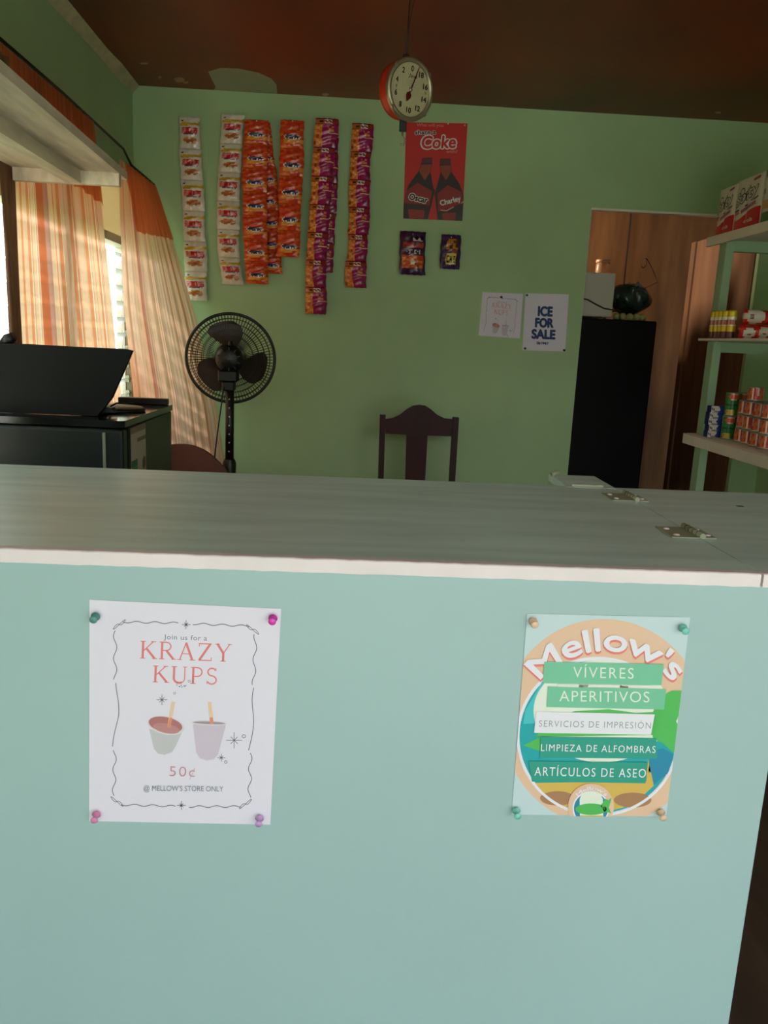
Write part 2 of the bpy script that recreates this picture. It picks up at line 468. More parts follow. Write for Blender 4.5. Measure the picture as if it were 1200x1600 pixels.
# cove strip where the left wall meets the ceiling
b = MB()
n = 40; prof = [(0, 0), (0.034, 0), (0, -0.038)]
y0, y1 = YP+0.02, YB-0.004
k0 = len(b.v)
for i in range(n+1):
    y = y0+(y1-y0)*i/n; w = 1+0.25*(hsh(i, 3)-0.5)
    for px, pz in prof: b.v.append((XL+0.001+px*w, y, ZC-0.001+pz*w))
for i in range(n):
    for j in range(3):
        j2 = (j+1) % 3; a = k0+i*3
        b.face([a+j, a+j2, a+3+j2, a+3+j], COVE)
struct(b.build('trim_1'))
# raw edge of the lintel over the doorway
b = MB(); b.box((DX0-0.004, YB-0.004, DZ-0.006), (DX1+0.004, YB+0.03, DZ+0.004), SHELFW); struct(b.build('trim_2'))

# back room
b = MB(); b.box((0.2, 5.40, 0), (2.9, 5.45, ZC), PLY)
b.box((1.733, 5.396, 0), (1.738, 5.401, ZC), BLKINK)
struct(b.build('wall_backroom_rear'))
b = MB(); b.box((0.15, YB+0.03, 0), (0.2, 5.45, ZC), PLY); struct(b.build('wall_backroom_left'))
b = MB(); b.box((2.85, YB+0.03, 0), (2.9, 5.45, ZC), PLY); struct(b.build('wall_backroom_right'))
b = MB(); b.box((0.15, YB+0.04, ZC), (2.9, 5.45, ZC+0.05), PLY); struct(b.build('ceiling_backroom'))
# door leaf standing open into the back room
b = MB()
hx, hy, fx, fy = 1.992, 4.15, 2.045, 5.10
d = Vector((fx-hx, fy-hy, 0)).normalized(); nrm = Vector((d.y, -d.x, 0))
o = Vector((hx, hy, 0.02))
def leaf(a, c, z0, z1, t0, t1, m):
    p = [o+d*a+nrm*t0, o+d*c+nrm*t0, o+d*c+nrm*t1, o+d*a+nrm*t1]
    b.prism([q+Vector((0, 0, z0)) for q in p], (0, 0, z1-z0), m)
leaf(0, 0.95, 0, 1.975, 0, 0.03, PLYD)
leaf(0.0, 0.05, 0, 1.975, -0.012, 0, PLYD); leaf(0.88, 0.95, 0, 1.975, -0.012, 0, PLYD)
struct(b.build('door_1'))

# window: frame, fixed milky pane above, jalousie louvres below
win = MB()
xo, xi = XL-0.07, XL-0.005
for (ya, yb_, za, zb) in ((WY0, WY0+0.045, WZ0, WZ1), (WY1-0.045, WY1, WZ0, WZ1), (WY0, WY1, WZ0, WZ0+0.04), (WY0, WY1, WZ1-0.045, WZ1), (3.02, 3.07, WZ0+0.04, WZ1-0.045), (2.26, 2.31, WZ0+0.04, WZ1-0.045), (WY0, WY1, 1.70, 1.735)):
    win.box((xo, ya, za), (xi, yb_, zb), FRAMEW)
wo = struct(win.build('window_1'))
lv = MB()
for (ya, yb_) in ((WY0+0.05, 2.255), (2.315, 3.015), (3.075, WY1-0.05)):
    lv.box((XL-0.045, ya, 1.74), (XL-0.039, yb_, WZ1-0.05), PANEL)
    z = WZ0+0.06
    while z < 1.62:
        lv.prism([(XL-0.070, ya, z), (XL-0.070, ya, z+0.005), (XL-0.008, ya, z+0.052), (XL-0.008, ya, z+0.047)], (0, yb_-ya, 0), GLASS)
        z += 0.07
lo = lv.build('louvre_glass', wo)
cl = MB()
for y in (WY1-0.075, 3.08, 2.99, 2.32, 2.23, WY0+0.05):
    cl.box((XL-0.036, y, WZ0+0.05), (XL-0.026, y+0.024, 1.69), TRIM)
    z = WZ0+0.06
    while z < 1.62:
        cl.box((XL-0.040, y+0.002, z+0.03), (XL-0.010, y+0.018, z+0.062), METAL); z += 0.07
cl.build('louvre_clip_strip', wo)

# added green block, unseen behind the camera, keeps low daylight off the back wall
b = MB(); b.box((-24, -14.5, -0.06), (24, -13, 3.2), BLOCKER); struct(b.build('daylight_blocker'))
# greenery outside the window
b = MB()
for i in range(260):
    c = Vector((-3.6-0.9*random.random(), 0.5+6*random.random(), 0.1+2.2*random.random()))
    r = 0.22+0.2*random.random(); bm = bmesh.new(); bmesh.ops.create_icosphere(bm, subdivisions=1, radius=r)
    for v in bm.verts: v.co *= 0.75+0.5*random.random()
    bm.verts.index_update()
    b.add_bm(bm, LEAF, Matrix.Translation(c))
ho = tag(b.build('hedge'), 'leafy green hedge growing outside the curtained window', 'hedge'); ho['kind'] = 'stuff'

# ================================================================== COUNTER
CF = 0.982          # front plane
ZT = 1.062
ct = thing('service_counter', 'mint green shop counter with white edged top and hinged lift-up flap', 'counter', (-0.25, 1.28, 0))
b = MB(); b.box((XL+0.006, CF, 0.0), (0.582, CF+0.035, ZT-0.015), FRONT, 0.002)
rows = []
b.build('front_panel', ct)
b = MB(); b.box((XL+0.006, CF+0.036, 0.0), (0.574, CF+0.51, ZT-0.016), FRONT); b.build('cabinet_body', ct)
b = MB(); b.box((XL+0.006, CF+0.004, ZT-0.015), (0.5285, 1.59, ZT), TOP)
pl = [onZ(x, y, ZT) for x, y in ((857, 742), (929, 743), (962, 772), (905, 757))]
b.box((0.434, 1.575, ZT-0.014), (0.535, 1.728, ZT+0.0005), TOP, 0.001)
b.box((0.448, 1.589, ZT), (0.512, 1.592, ZT+0.004), BRASSY)
b.build('worktop', ct)
def edge_strip(x0, x1, seed):
    m = MB(); n = int((x1-x0)/0.012)+2; k = len(m.v)
    for i in range(n+1):
        x = x0+(x1-x0)*i/n; t = 0.0008*(hsh(i, seed)-0.5); u = 0.0010*(hsh(i, seed, 2)-0.5)
        for (yy, zz) in ((CF-0.008, ZT-0.0175+u), (CF-0.008, ZT-0.001+t), (CF-0.0065, ZT+0.0003+t), (CF+0.006, ZT+0.0004), (CF+0.006, ZT-0.0155)):
            m.v.append((x, yy, zz))
    for i in range(n):
        for j in range(5):
            j2 = (j+1) % 5; a = k+i*5
            m.face([a+j, a+j2, a+5+j2, a+5+j], TRIM)
    m.face([k+j for j in range(5)], TRIM); m.face([k+n*5+j for j in range(5)], TRIM)
    return m
edge_strip(XL+0.006, 0.5283, 1).build('edge_trim', ct)
b = MB(); b.box((0.5315, CF+0.004, ZT-0.015), (1.32, 1.59, ZT), TOP)
p = onZ(1156, 791, ZT); b.box((p.x-0.006, p.y-0.004, ZT-0.0005), (p.x+0.006, p.y+0.004, ZT+0.0006), BLKINK)
fl = b.build('lift_up_flap', ct)
edge_strip(0.5317, 1.32, 5).build('flap_edge_trim', fl)
def hinge(yc, xj=0.5300):
    m = MB(); L = 0.035
    m.box((xj-0.046, yc-L, ZT+0.0002), (xj-0.003, yc+L, ZT+0.0025), BRASSY, 0.0006)
    m.box((xj+0.003, yc-L, ZT+0.0002), (xj+0.022, yc+L, ZT+0.0025), BRASSY, 0.0006)
    m.tube([(xj, yc-L-0.002, ZT+0.0045), (xj, yc+L+0.002, ZT+0.0045)], 0.0045, BRASSY, 10)
    for i in range(1, 5):
        y = yc-L+2*L*i/5; m.torus(0.0045, 0.0006, BLKINK, Matrix.Translation((xj, y, ZT+0.0045)) @ Matrix.Rotation(PI/2, 4, 'X'), 12, 4)
    for x, y in ((xj-0.034, yc-0.022), (xj-0.034, yc+0.018), (xj+0.014, yc-0.02), (xj+0.014, yc+0.02)):
        m.lathe([(0, 0.0045), (0.003, 0.0042), (0.0048, 0.0030), (0.0050, 0.0016)], TRIM, Matrix.Translation((x, y, ZT)), 10)
    return m.build('hinge', ct)
hinge(1.478); hinge(1.193)
b = MB()
p = Vector((0.437, 1.705, ZT))
b.tube([p+Vector((-0.004, -0.004, 0.004)), p+Vector((0.012, 0.0, 0.010))], 0.005, BRASSY, 8); b.lathe([(0, 0.008), (0.004, 0.007), (0.006, 0.003), (0.006, 0)], METAL, Matrix.Translation(p), 10)
b.build('catch_screw', ct)

# ================================================================== PUSH PINS
def pin(P, colr, label, tilt=0.0, name='push_pin', s=1.0, cat='push pin', group=None):
    m = MB(); pr = [(0.0006, 0), (0.0006, 0.003), (0.0052, 0.0032), (0.0058, 0.0045), (0.0032, 0.0058), (0.0028, 0.0105), (0.0044, 0.0125), (0.0050, 0.0140), (0.0044, 0.0152), (0, 0.0155)]
    M = Matrix.Translation(P) @ Matrix.Rotation(PI/2+tilt, 4, 'X') @ Matrix.Scale(s, 4)
    m.lathe(pr, PINC[colr], M, 14)
    return tag(m.build(name, None, P), label, cat, group)

# ================================================================== POSTER WITH CUPS (counter, left)
PY = CF-0.0008
def closeup(x0, y0, k, Y, lean=None):
    def fn(u, v, h):
        p = onY(x0+u/k, y0+v/k, Y); return (p.x, p.y-h, p.z)
    return fn
def poster_body(mb, fn, corners, m, nu=10, nv=12, t=0.0003):
    def pf(i, j):
        a = [corners[0][q]*(1-i)+corners[1][q]*i for q in (0, 1)]; c = [corners[3][q]*(1-i)+corners[2][q]*i for q in (0, 1)]
        return fn(a[0]*(1-j)+c[0]*j, a[1]*(1-j)+c[1]*j, t)
    mb.grid(nu, nv, pf, m)
    mb.poly([fn(*corners[k], 0.0) for k in range(4)], m)
    for k in range(4):
        q, r = corners[k], corners[(k+1) % 4]
        mb.poly([fn(*q, 0), fn(*r, 0), fn(*r, t), fn(*q, t)], m)

CUPW = mat('cup_print_white', (224, 218, 226), 0.6); CUPL = mat('cup_print_lilac', (214, 198, 216), 0.6); CUPG = mat('cup_print_grey', (204, 200, 206), 0.6)
CUPR = mat('cup_print_red', (186, 120, 122), 0.6); CUPR2 = mat('cup_print_rose', (200, 140, 140), 0.6); STICK = mat('stick_print', (240, 205, 172), 0.6); STICK2 = mat('stick_tip_print', (232, 150, 120), 0.6)
def snow(S, x, y, r, m, n=4, w=2.2):
    for i in range(n):
        a = PI*i/n; k = r if i % 2 == 0 else r*0.62
        S.stroke([(x-k*math.cos(a), y-k*math.sin(a)), (x+k*math.cos(a), y+k*math.sin(a))], w, m)
def ring(S, x, y, r, m, w=2.0):
    S.stroke([(x+r*math.cos(2*PI*i/14), y+r*math.sin(2*PI*i/14)) for i in range(14)], w, m, True)
def wavy(pts, amp, n=60, wl=5.0, seed=0):
    out = []; tot = len(pts)-1
    for i in range(n+1):
        t = i/n*tot; k = min(int(t), tot-1); f = t-k; a, c = pts[k], pts[k+1]
        x, y = a[0]+(c[0]-a[0])*f, a[1]+(c[1]-a[1])*f
        dx, dy = c[0]-a[0], c[1]-a[1]; d = math.hypot(dx, dy) or 1
        q = amp*math.sin(t/tot*wl*2*PI+seed); out.append((x-dy/d*q, y+dx/d*q))
    return out
def cups_art(S, full=True):
    lw = 4 if full else 6
    S.lay()
    # border
    S.stroke(wavy([(255, 182), (560, 188)], 5, 60, 3), lw, INK); S.stroke(wavy([(640, 192), (950, 205)], 5, 60, 3, 1), lw, INK)
    S.stroke(wavy([(212, 230), (212, 500)], 9, 60, 2.2), lw, INK); S.stroke(wavy([(222, 518), (225, 690), (205, 870)], 8, 40, 1, 2), lw, INK)
    S.stroke(wavy([(986, 250), (975, 530)], 9, 60, 2.2, 1), lw, INK); S.stroke(wavy([(980, 545), (970, 700), (952, 890)], 9, 40, 1, 0.5), lw, INK)
    for cx, cy, sg in ((235, 196, 1), (970, 224, -1)):
        S.stroke([(cx+30*math.cos(a)*1.0+8*math.sin(2*a), cy+sg*(-26)*math.sin(2*a)*0.5-sg*18*math.cos(a)) for a in [2*PI*i/30 for i in range(30)]], lw*0.8, INK, True)
    snow(S, 603, 197, 24, INK, 4, lw*0.8); S.ell(603, 197, 7, 7, INK, n=10)
    if full:
        S.stroke(wavy([(210, 890), (205, 1140)], 9, 60, 2.2, 2), lw, INK); S.stroke(wavy([(958, 905), (952, 1150)], 9, 60, 2.2, 3), lw, INK)
        S.stroke(wavy([(245, 1190), (545, 1198)], 5, 60, 3), lw, INK); S.stroke(wavy([(620, 1200), (905, 1200)], 5, 60, 3, 1), lw, INK)
        for cx, cy, sg in ((222, 1172, -1), (930, 1186, 1)):
            S.stroke([(cx+30*math.cos(a)*1.0+8*math.sin(2*a), cy+sg*(-26)*math.sin(2*a)*0.5-sg*18*math.cos(a)) for a in [2*PI*i/30 for i in range(30)]], lw*0.8, INK, True)
        snow(S, 577, 1193, 24, INK, 4, lw*0.8); S.ell(577, 1193, 7, 7, INK, n=10)
    S.text('Join us for a', 480, 277, 718, 285, 26, GREYINK, 0.004, 0, 1.1)
    S.serif('KRAZY', 345, 383, 850, 402, 97, CORAL)
    S.serif('KUPS', 415, 514, 775, 528, 92, CORAL)
    S.lay()
    ring(S, 540, 575, 6, INK); ring(S, 620, 508, 6, INK)
    for i in range(9): S.ell(545+6*i+10*hsh(i, 1), 515+30*hsh(i, 2), 3, 3, INK, n=8)
    snow(S, 470, 611, 30, INK, 4, 3)
    snow(S, 868, 834, 44, INK, 4, 3); ring(S, 921, 812, 9, INK, 3); snow(S, 797, 930, 22, INK, 4, 3); ring(S, 822, 954, 7, INK, 3)
    # tilted cup with red drink
    S.poly([(400, 770), (425, 880), (448, 908), (485, 914), (525, 900), (545, 868), (580, 790), (500, 806)], CUPG); S.lay()
    S.ell(492, 752, 103, 50, CUPW, 0.20); S.lay(); S.ell(490, 748, 94, 42, CUPR, 0.20); S.lay(); S.ell(494, 768, 74, 26, CUPR2, 0.20); S.lay()
    S.poly([(524, 620), (543, 622), (518, 762), (500, 758)], STICK); S.lay(); S.poly([(512, 708), (528, 710), (518, 764), (500, 760)], STICK2)
    # upright cup
    S.poly([(642, 745), (660, 900), (680, 932), (716, 944), (755, 938), (780, 910), (822, 750)], CUPL); S.lay()
    S.ell(731, 739, 98, 12, CUPW, 0.04); S.lay(); S.ell(731, 737, 88, 7, mat('cup_inside_print', (172, 150, 160), 0.6), 0.04); S.lay()
    S.poly([(724, 621), (742, 620), (756, 742), (736, 742)], STICK); S.lay(); S.poly([(734, 706), (751, 705), (757, 744), (736, 744)], STICK2)
    if full:
        S.text('50\u00a2', 512, 1030, 652, 1034, 54, ROSE, -0.012, 0, 1.15)
        S.text("@ MELLOW'S STORE ONLY", 370, 1110, 808, 1114, 28, GREYINK, -0.004)

fn = closeup(120, 920, 3.529, PY); b = MB()
cor = [(70, 60), (1127, 110), (1067, 1300), (68, 1280)]
poster_body(b, fn, cor, PAPER)
cups_art(Sheet(b, fn), True)
P0 = onY(290, 1110, PY)
tag(b.build('paper_poster', None, P0), 'white poster with two printed cups and a 50 cent price pinned on the counter front', 'poster', 'printed notices on the counter front')
for (x, y, c, t) in ((151, 961, 'teal', 'teal push pin in the top corner of the 50 cent cup poster'), (427, 964, 'magenta', 'bright magenta push pin in the corner of the 50 cent cup poster'),
                     (152, 1269, 'pink', 'rosy pink push pin low on the 50 cent cup poster'), (406, 1275, 'lilac', 'lilac push pin low on the 50 cent cup poster')):
    pin(onY(x, y, PY-0.0006), c, t, 0.25 if y > 1200 else 0.1, group='push pins on the counter posters')

# ================================================================== STORE SERVICES POSTER (counter, right)
PEACH = mat('poster_peach', (236, 196, 166), 0.55); WHT = mat('poster_white', (240, 236, 246), 0.55); SHAD = mat('poster_letter_coral', (238, 128, 122), 0.55)
MINTB = mat('poster_mint_bar', (122, 200, 164), 0.55); TEALB = mat('poster_teal_bar', (44, 160, 140), 0.55); TURQ = mat('poster_turquoise', (72, 196, 204), 0.55); TURQ2 = mat('poster_deep_turquoise', (26, 168, 176), 0.55)
SCARF = mat('poster_leaf_green', (84, 190, 92), 0.55); SAND = mat('poster_sand', (222, 184, 88), 0.55); SANDB = mat('poster_brown', (176, 128, 92), 0.55); BLU = mat('poster_blue', (36, 140, 176), 0.55); OLV = mat('poster_olive', (130, 140, 100), 0.55); CRM = mat('poster_cream', (236, 240, 226), 0.55)
fn = closeup(780, 940, 3.75, PY); b = MB()
cor = [(163, 70), (1118, 92), (978, 1258), (72, 1247)]
poster_body(b, fn, cor, PAPERB)
S = Sheet(b, fn, cor)
S.lay(); S.ell(612, 708, 592, 606, PEACH, n=80)
S.lay(); S.ell(578, 790, 478, 468, WHT, n=80)
S.lay(); S.ell(578, 790, 460, 448, TURQ2, n=80)
S.lay(); S.poly([(150, 640), (250, 470), (560, 345), (640, 345), (560, 700), (140, 715)], TURQ)
S.lay(); S.ell(600, 640, 400, 300, CRM, n=60)
S.lay(); S.poly([(930, 560), (1010, 520), (1080, 520), (1060, 640), (1035, 700), (1075, 780), (1020, 885), (960, 830), (900, 800), (880, 700)], SCARF)
S.poly([(210, 790), (900, 780), (960, 640), (800, 650), (640, 628), (440, 640), (300, 690)], SCARF); S.poly([(140, 840), (240, 790), (250, 880)], SCARF)
S.lay(); S.poly([(890, 880), (960, 860), (1020, 890), (990, 1000), (900, 1075), (870, 1000)], BLU)
S.poly([(210, 1060), (860, 1050), (870, 920), (905, 1075), (780, 1190), (640, 1225), (440, 1225), (280, 1160)], SAND)
S.lay(); S.ell(340, 1150, 100, 42, SANDB, n=30); S.ell(780, 1160, 110, 44, SANDB, n=30)
S.lay(); S.stroke([(578+470*math.cos(a), 790+458*math.sin(a)) for a in [0.02+(3.10)*i/60 for i in range(61)]], 16, WHT)
S.lay()
for dy, m_, w_ in ((12, SHAD, 7), (0, WHT, 5)):
    for dx, ey in ((-w_, 0), (w_, 0), (0, -w_), (0, w_), (0, 0)):
        S.arc("Mellow's", 620+dx, 797+dy+ey, 514, -0.83, 0.86, 128, m_, 0.0, 1.0); S.lay(0.00004)
    S.lay()
S.poly([(262, 348), (960, 364), (948, 486), (254, 474)], MINTB); S.poly([(284, 494), (976, 510), (962, 628), (276, 614)], MINTB)
S.poly([(216, 640), (908, 656), (886, 776), (202, 764)], WHT); S.poly([(240, 786), (918, 796), (922, 916), (236, 910)], TEALB); S.poly([(170, 930), (866, 938), (854, 1060), (190, 1050)], TEALB)
S.poly([(340, 480), (900, 488), (900, 502), (340, 496)], CRM); S.poly([(466, 483), (520, 484), (516, 499), (460, 498)], OLV); S.poly([(706, 486), (756, 487), (752, 502), (702, 501)], OLV)
S.lay()
S.text('V\u00cdVERES', 430, 440, 784, 448, 62, CRM, -0.004, 0, 1.2); S.text('APERITIVOS', 350, 580, 876, 586, 62, CRM, -0.004, 0, 1.15)
S.text('SERVICIOS DE IMPRESI\u00d3N', 230, 728, 886, 740, 37, mat('poster_grey_green', (140, 156, 152), 0.55), -0.006, 0.06, 1.2)
S.text('LIMPIEZA DE ALFOMBRAS', 242, 870, 912, 882, 40, WHT, 0.0, 0.04, 1.2); S.text('ART\u00cdCULOS DE ASEO', 204, 1014, 856, 1026, 50, WHT, 0.0, 0.05, 1.2)
# small round badge: peach ring, turquoise ground, white dome and green leaf
S.ell(535, 1195, 134, 134, PEACH, n=50); S.lay(); S.ell(535, 1205, 108, 100, WHT, n=50); S.lay(); S.ell(535, 1206, 100, 92, BLU, n=50); S.lay()
S.poly([(470, 1260), (468, 1150), (484, 1116), (530, 1106), (584, 1114), (604, 1150), (606, 1260)], CRM); S.lay()
S.ell(535, 1210, 92, 34, SCARF, n=30); S.poly([(590, 1190), (620, 1148), (636, 1160), (656, 1142), (640, 1200), (652, 1234), (610, 1222)], SCARF); S.poly([(470, 1246), (604, 1246), (600, 1262), (470, 1262)], SAND); S.lay()
for dx in (-1.5, 0, 1.5): S.arc("Mellow's", 540+dx, 1205, 106, -0.85, 0.85, 22, WHT, 0.0); S.h += 0.00005
P0 = onY(940, 1110, PY)
tag(b.build('paper_poster', None, P0), 'colourful round-logo poster listing VÍVERES and other services on the counter front', 'poster', 'printed notices on the counter front')
for (x, y, c, t) in ((832, 969, 'peach', 'peach push pin in the top corner of the colourful services poster'), (1065, 979, 'aqua', 'aqua push pin in the top corner of the colourful services poster'),
                     (806, 1263, 'aqua', 'aqua push pin low on the colourful services poster'), (1031, 1266, 'peach', 'peach push pin low on the colourful services poster')):
    pin(onY(x, y, PY-0.0006), c, t, 0.25 if y > 1200 else 0.1, group='push pins on the counter posters')

# ================================================================== NOTICES ON THE BACK WALL
WYP = YB-0.0012
# small cropped copy of the cup poster
fk = closeup(730, 440, 6.667, WYP)
src = [(70, 60), (1127, 110), (1090, 975), (70, 960)]; dst = [(160, 108), (582, 128), (548, 592), (118, 562)]
def fn2(u, v, h):
    s_ = (u-70)/1057; t_ = (v-85)/890
    a = [dst[0][q]*(1-s_)+dst[1][q]*s_ for q in (0, 1)]; c = [dst[3][q]*(1-s_)+dst[2][q]*s_ for q in (0, 1)]
    return fk(a[0]*(1-t_)+c[0]*t_, a[1]*(1-t_)+c[1]*t_, h*2)
b = MB(); poster_body(b, fk, dst, PAPER); cups_art(Sheet(b, fn2), False)
tag(b.build('paper_poster', None, onY(783, 492, WYP)), 'small white cup poster pinned on the green back wall beside the ICE notice', 'poster', 'notices on the back wall')
b = MB(); cor = [(607, 122), (1058, 132), (1020, 726), (574, 716)]; poster_body(b, fk, cor, PAPER)
NAVY = mat('navy_ink', (24, 52, 116), 0.55); S = Sheet(b, fk); S.lay(0.0006)
S.bold('ICE', 740, 353, 883, 359, 92, NAVY, 7); S.bold('FOR', 711, 471, 891, 477, 88, NAVY, 7); S.bold('SALE', 673, 589, 911, 597, 88, NAVY, 7); S.bold('25\u00a2 ONLY', 722, 650, 846, 654, 22, NAVY, 2)
tag(b.build('paper_poster', None, onY(852, 503, WYP)), 'white notice reading ICE FOR SALE in navy letters on the back wall', 'poster', 'notices on the back wall')
for (x, y, c, t) in ((783, 464, 'dark', 'dark push pin at the top middle of the small cup poster on the back wall'), (823, 461, 'green', 'dull green push pin at the top of the ICE notice'),
                     (820, 544, 'dark', 'dark push pin low on the ICE notice beside the small cup poster'), (881, 547, 'dark', 'dark push pin low on the ICE notice beside the doorway')):
    pin(onY(x, y, WYP-0.0006), c, t, 0.1, group='push pins on the back wall')

# red drinks poster
CR = mat('poster_red', (205, 32, 26), 0.35); CW = mat('poster_offwhite', (232, 226, 222), 0.4); CD = mat('poster_cola_brown', (44, 18, 16), 0.3); CRL = mat('poster_label_red', (150, 24, 20), 0.35); CAMB = mat('poster_amber', (150, 62, 34), 0.3); CPK = mat('poster_pink_print', (236, 150, 140), 0.4); CGL = mat('poster_glass_brown', (92, 40, 34), 0.3)
fk = closeup(570, 70, 5.3333, WYP); b = MB(); cor = [(345, 645), (856, 655), (812, 1468), (320, 1448)]
poster_body(b, fk, cor, CR); S = Sheet(b, fk, cor); S.lay(0.0006)
S.text('Who will you', 432, 680, 655, 684, 26, CPK, 0.0)
S.bold('share a', 420, 748, 590, 742, 34, CW, 6); S.bold('share a', 420, 748, 590, 742, 34, CD, 1.5)
S.bold('Coke', 476, 864, 758, 858, 100, CW, 14, 0.15); S.bold('Coke', 478, 864, 756, 858, 100, CR, 4, 0.15)
S.text('with?', 678, 902, 770, 904, 26, CPK, 0.0)
S.lay(0.0005)
bl = [(478, 945), (560, 940), (560, 990), (548, 1060), (568, 1180), (584, 1215), (524, 1456), (320, 1448), (324, 1330), (340, 1240), (362, 1172), (450, 1050), (470, 990)]
br = [(628, 950), (712, 948), (716, 1000), (722, 1060), (782, 1150), (806, 1205), (830, 1300), (812, 1468), (606, 1460), (582, 1240), (600, 1180), (632, 1060), (622, 1000)]
for q in (bl, br): S.poly(q, CD)
S.lay(0.0004)
for q in ([(480, 948), (558, 944), (556, 985), (474, 988)], [(630, 952), (710, 950), (712, 998), (624, 998)]): S.poly(q, CGL)
for q in ([(470, 1000), (554, 996), (546, 1060), (500, 1130), (452, 1056)], [(626, 1008), (714, 1004), (718, 1062), (676, 1130), (636, 1066)]): S.poly(q, CAMB)
for q in ([(346, 1220), (440, 1150), (560, 1220), (540, 1340), (330, 1320)], [(604, 1240), (690, 1170), (800, 1225), (822, 1320), (610, 1390)], [(360, 1370), (500, 1380), (490, 1450), (370, 1448)], [(640, 1400), (760, 1400), (750, 1462), (650, 1462)]): S.poly(q, CRL)
S.lay(0.0004)
S.bold('Oscar', 366, 1288, 516, 1322, 50, CW, 9); S.bold('Oscar', 366, 1288, 516, 1322, 50, CD, 2.5); S.bold('Charley', 632, 1342, 800, 1300, 42, CW, 2)
S.stroke([(630, 1380), (680, 1384), (740, 1352)], 9, CPK); S.stroke([(800, 1322), (822, 1308)], 9, CPK)
tag(b.build('drinks_poster', None, onY(680, 268, WYP)), 'tall red drinks poster with two dark bottles on the back wall', 'poster', 'notices on the back wall')
pin(onY(700, 193.5, WYP-0.0008), 'white', 'tiny white pin at the top edge of the red drinks poster', s=0.6, group='push pins on the back wall')
pin(onY(726, 196, WYP-0.0008), 'white', 'tiny white pin in the top corner of the red drinks poster', s=0.6, group='push pins on the back wall')

# ================================================================== SNACK STRIPS ON THE BACK WALL
c_ = lambda r, g, b: lin((r, g, b))
def col_white(u, v):
    w = c_(226, 214, 196)
    if v < 0.02: return c_(206, 196, 178)
    if 0.10 < v < 0.17 and 0.10 < u < 0.24: return c_(84, 62, 40)
    if 0.17 + 0.05*(1-u) < v < 0.26 + 0.05*(1-u) and u > 0.08: return c_(206, 164, 40)
    if bit(u, v, 'FUNIOS', 0.14, 0.33, 0.88, 0.52): return c_(204, 36, 40)
    if 0.33 < v < 0.52 and 0.12 < u < 0.9: return c_(218, 130, 122)
    if 0.54 < v < 0.59 and 0.2 < u < 0.86: return c_(70, 66, 100) if hsh(int(u*14), 2) > 0.35 else w
    d = ((u-0.52)/0.33)**2 + ((v-0.76)/0.11)**2
    if d < 1 and v < 0.83 + 0.03*math.sin(u*20):
        return c_(206, 126, 56) if hsh(int(u*9), int(v*22)) > 0.45 else c_(170, 90, 44)
    return w
def col_orange(u, v):
    if v < 0.025: return c_(206, 84, 28)
    d = ((u-0.52)/0.38)**2 + ((v-0.62)/0.10)**2
    if d < 1:
        if bit(u, v, 'GONZOS', 0.22, 0.57, 0.84, 0.68): return c_(240, 236, 232)
        return c_(56, 46, 84) if d < 0.75 else c_(220, 205, 200)
    if v > 0.68 and v < 0.86: return c_(232, 150, 40) if hsh(int(u*6), int(v*14)) > 0.35 else c_(222, 92, 34)
    k = hsh(int(u*7), int(v*16), 3)
    return c_(222, 72, 36) if k > 0.5 else (c_(208, 54, 30) if k > 0.15 else c_(232, 112, 44))
def col_purple(u, v):
    if v < 0.025: return c_(120, 24, 60)
    if 0.02 < v < 0.20:
        if bit(u, v, 'ZZ', 0.40, 0.04, 0.72, 0.19): return c_(232, 224, 210)
        if 0.14 < u < 0.36 and 0.06 < v < 0.16: return c_(58, 66, 40)
        if u < 0.38: return c_(206, 104, 48)
        return c_(160, 52, 48)
    e = 0.36+0.05*math.sin(v*9)
    if u < e:
        k = hsh(int(u*9), int(v*16), 5); return c_(222, 116, 40) if k > 0.5 else (c_(238, 160, 80) if k > 0.2 else c_(150, 66, 34))
    if 0.25 < v < 0.45 and 0.55 < u < 0.85 and hsh(int(u*8), int(v*18), 6) > 0.5: return c_(226, 130, 80)
    if abs(v-0.52) < 0.025 and u > 0.55: return c_(240, 180, 130)
    return c_(168, 28, 96) if hsh(int(u*5), int(v*8), 7) > 0.3 else c_(140, 22, 74)

def bag_mesh(a, c, wa, wc, Y0, thick, colf, seed, nu=18, nv=26, twist=0.0):
    """one pillow bag between points a (top) and c (bottom) on the plane y=Y0 (its back)"""
    m = MB(); a, c = Vector(a), Vector(c)
    side = Vector((1, 0, 0))
    def pf(u, v, sgn):
        p = a.lerp(c, v); w = (wa+(wc-wa)*v)*(0.95+0.12*hsh(seed, 4))
        pinch = 1-0.05*math.sin(PI*v)*math.sin(seed)
        bl = (0.25+0.75*max(0, math.sin(PI*v))**0.7)*(max(0, math.sin(PI*u))**0.6)
        wr = 0.0028*math.sin(u*21+seed*3+v*4)*(abs(v-0.5)*2)**1.2 + 0.0022*math.sin(v*26+u*8+seed)
        x = p.x + (u-0.5)*w*pinch + 0.004*math.sin(PI*v)*(hsh(seed, 9)-0.5)*2 + 0.0015*math.sin(v*17+seed)
        y = Y0 - thick*0.5 - sgn*(thick*0.5*bl) - (wr*bl if sgn > 0 else 0) - (u-0.5)*twist
        return Vector((x, y, p.z+0.0008*math.sin(u*25+seed)))
    m.grid(nu, nv, lambda u, v: pf(u, v, 1), M_PRINT, colf)
    m.grid(nu, 8, lambda u, v: pf(u, v, -1), M_PRINT, lambda u, v: colf(u, 0.02), flip=True)
    return m
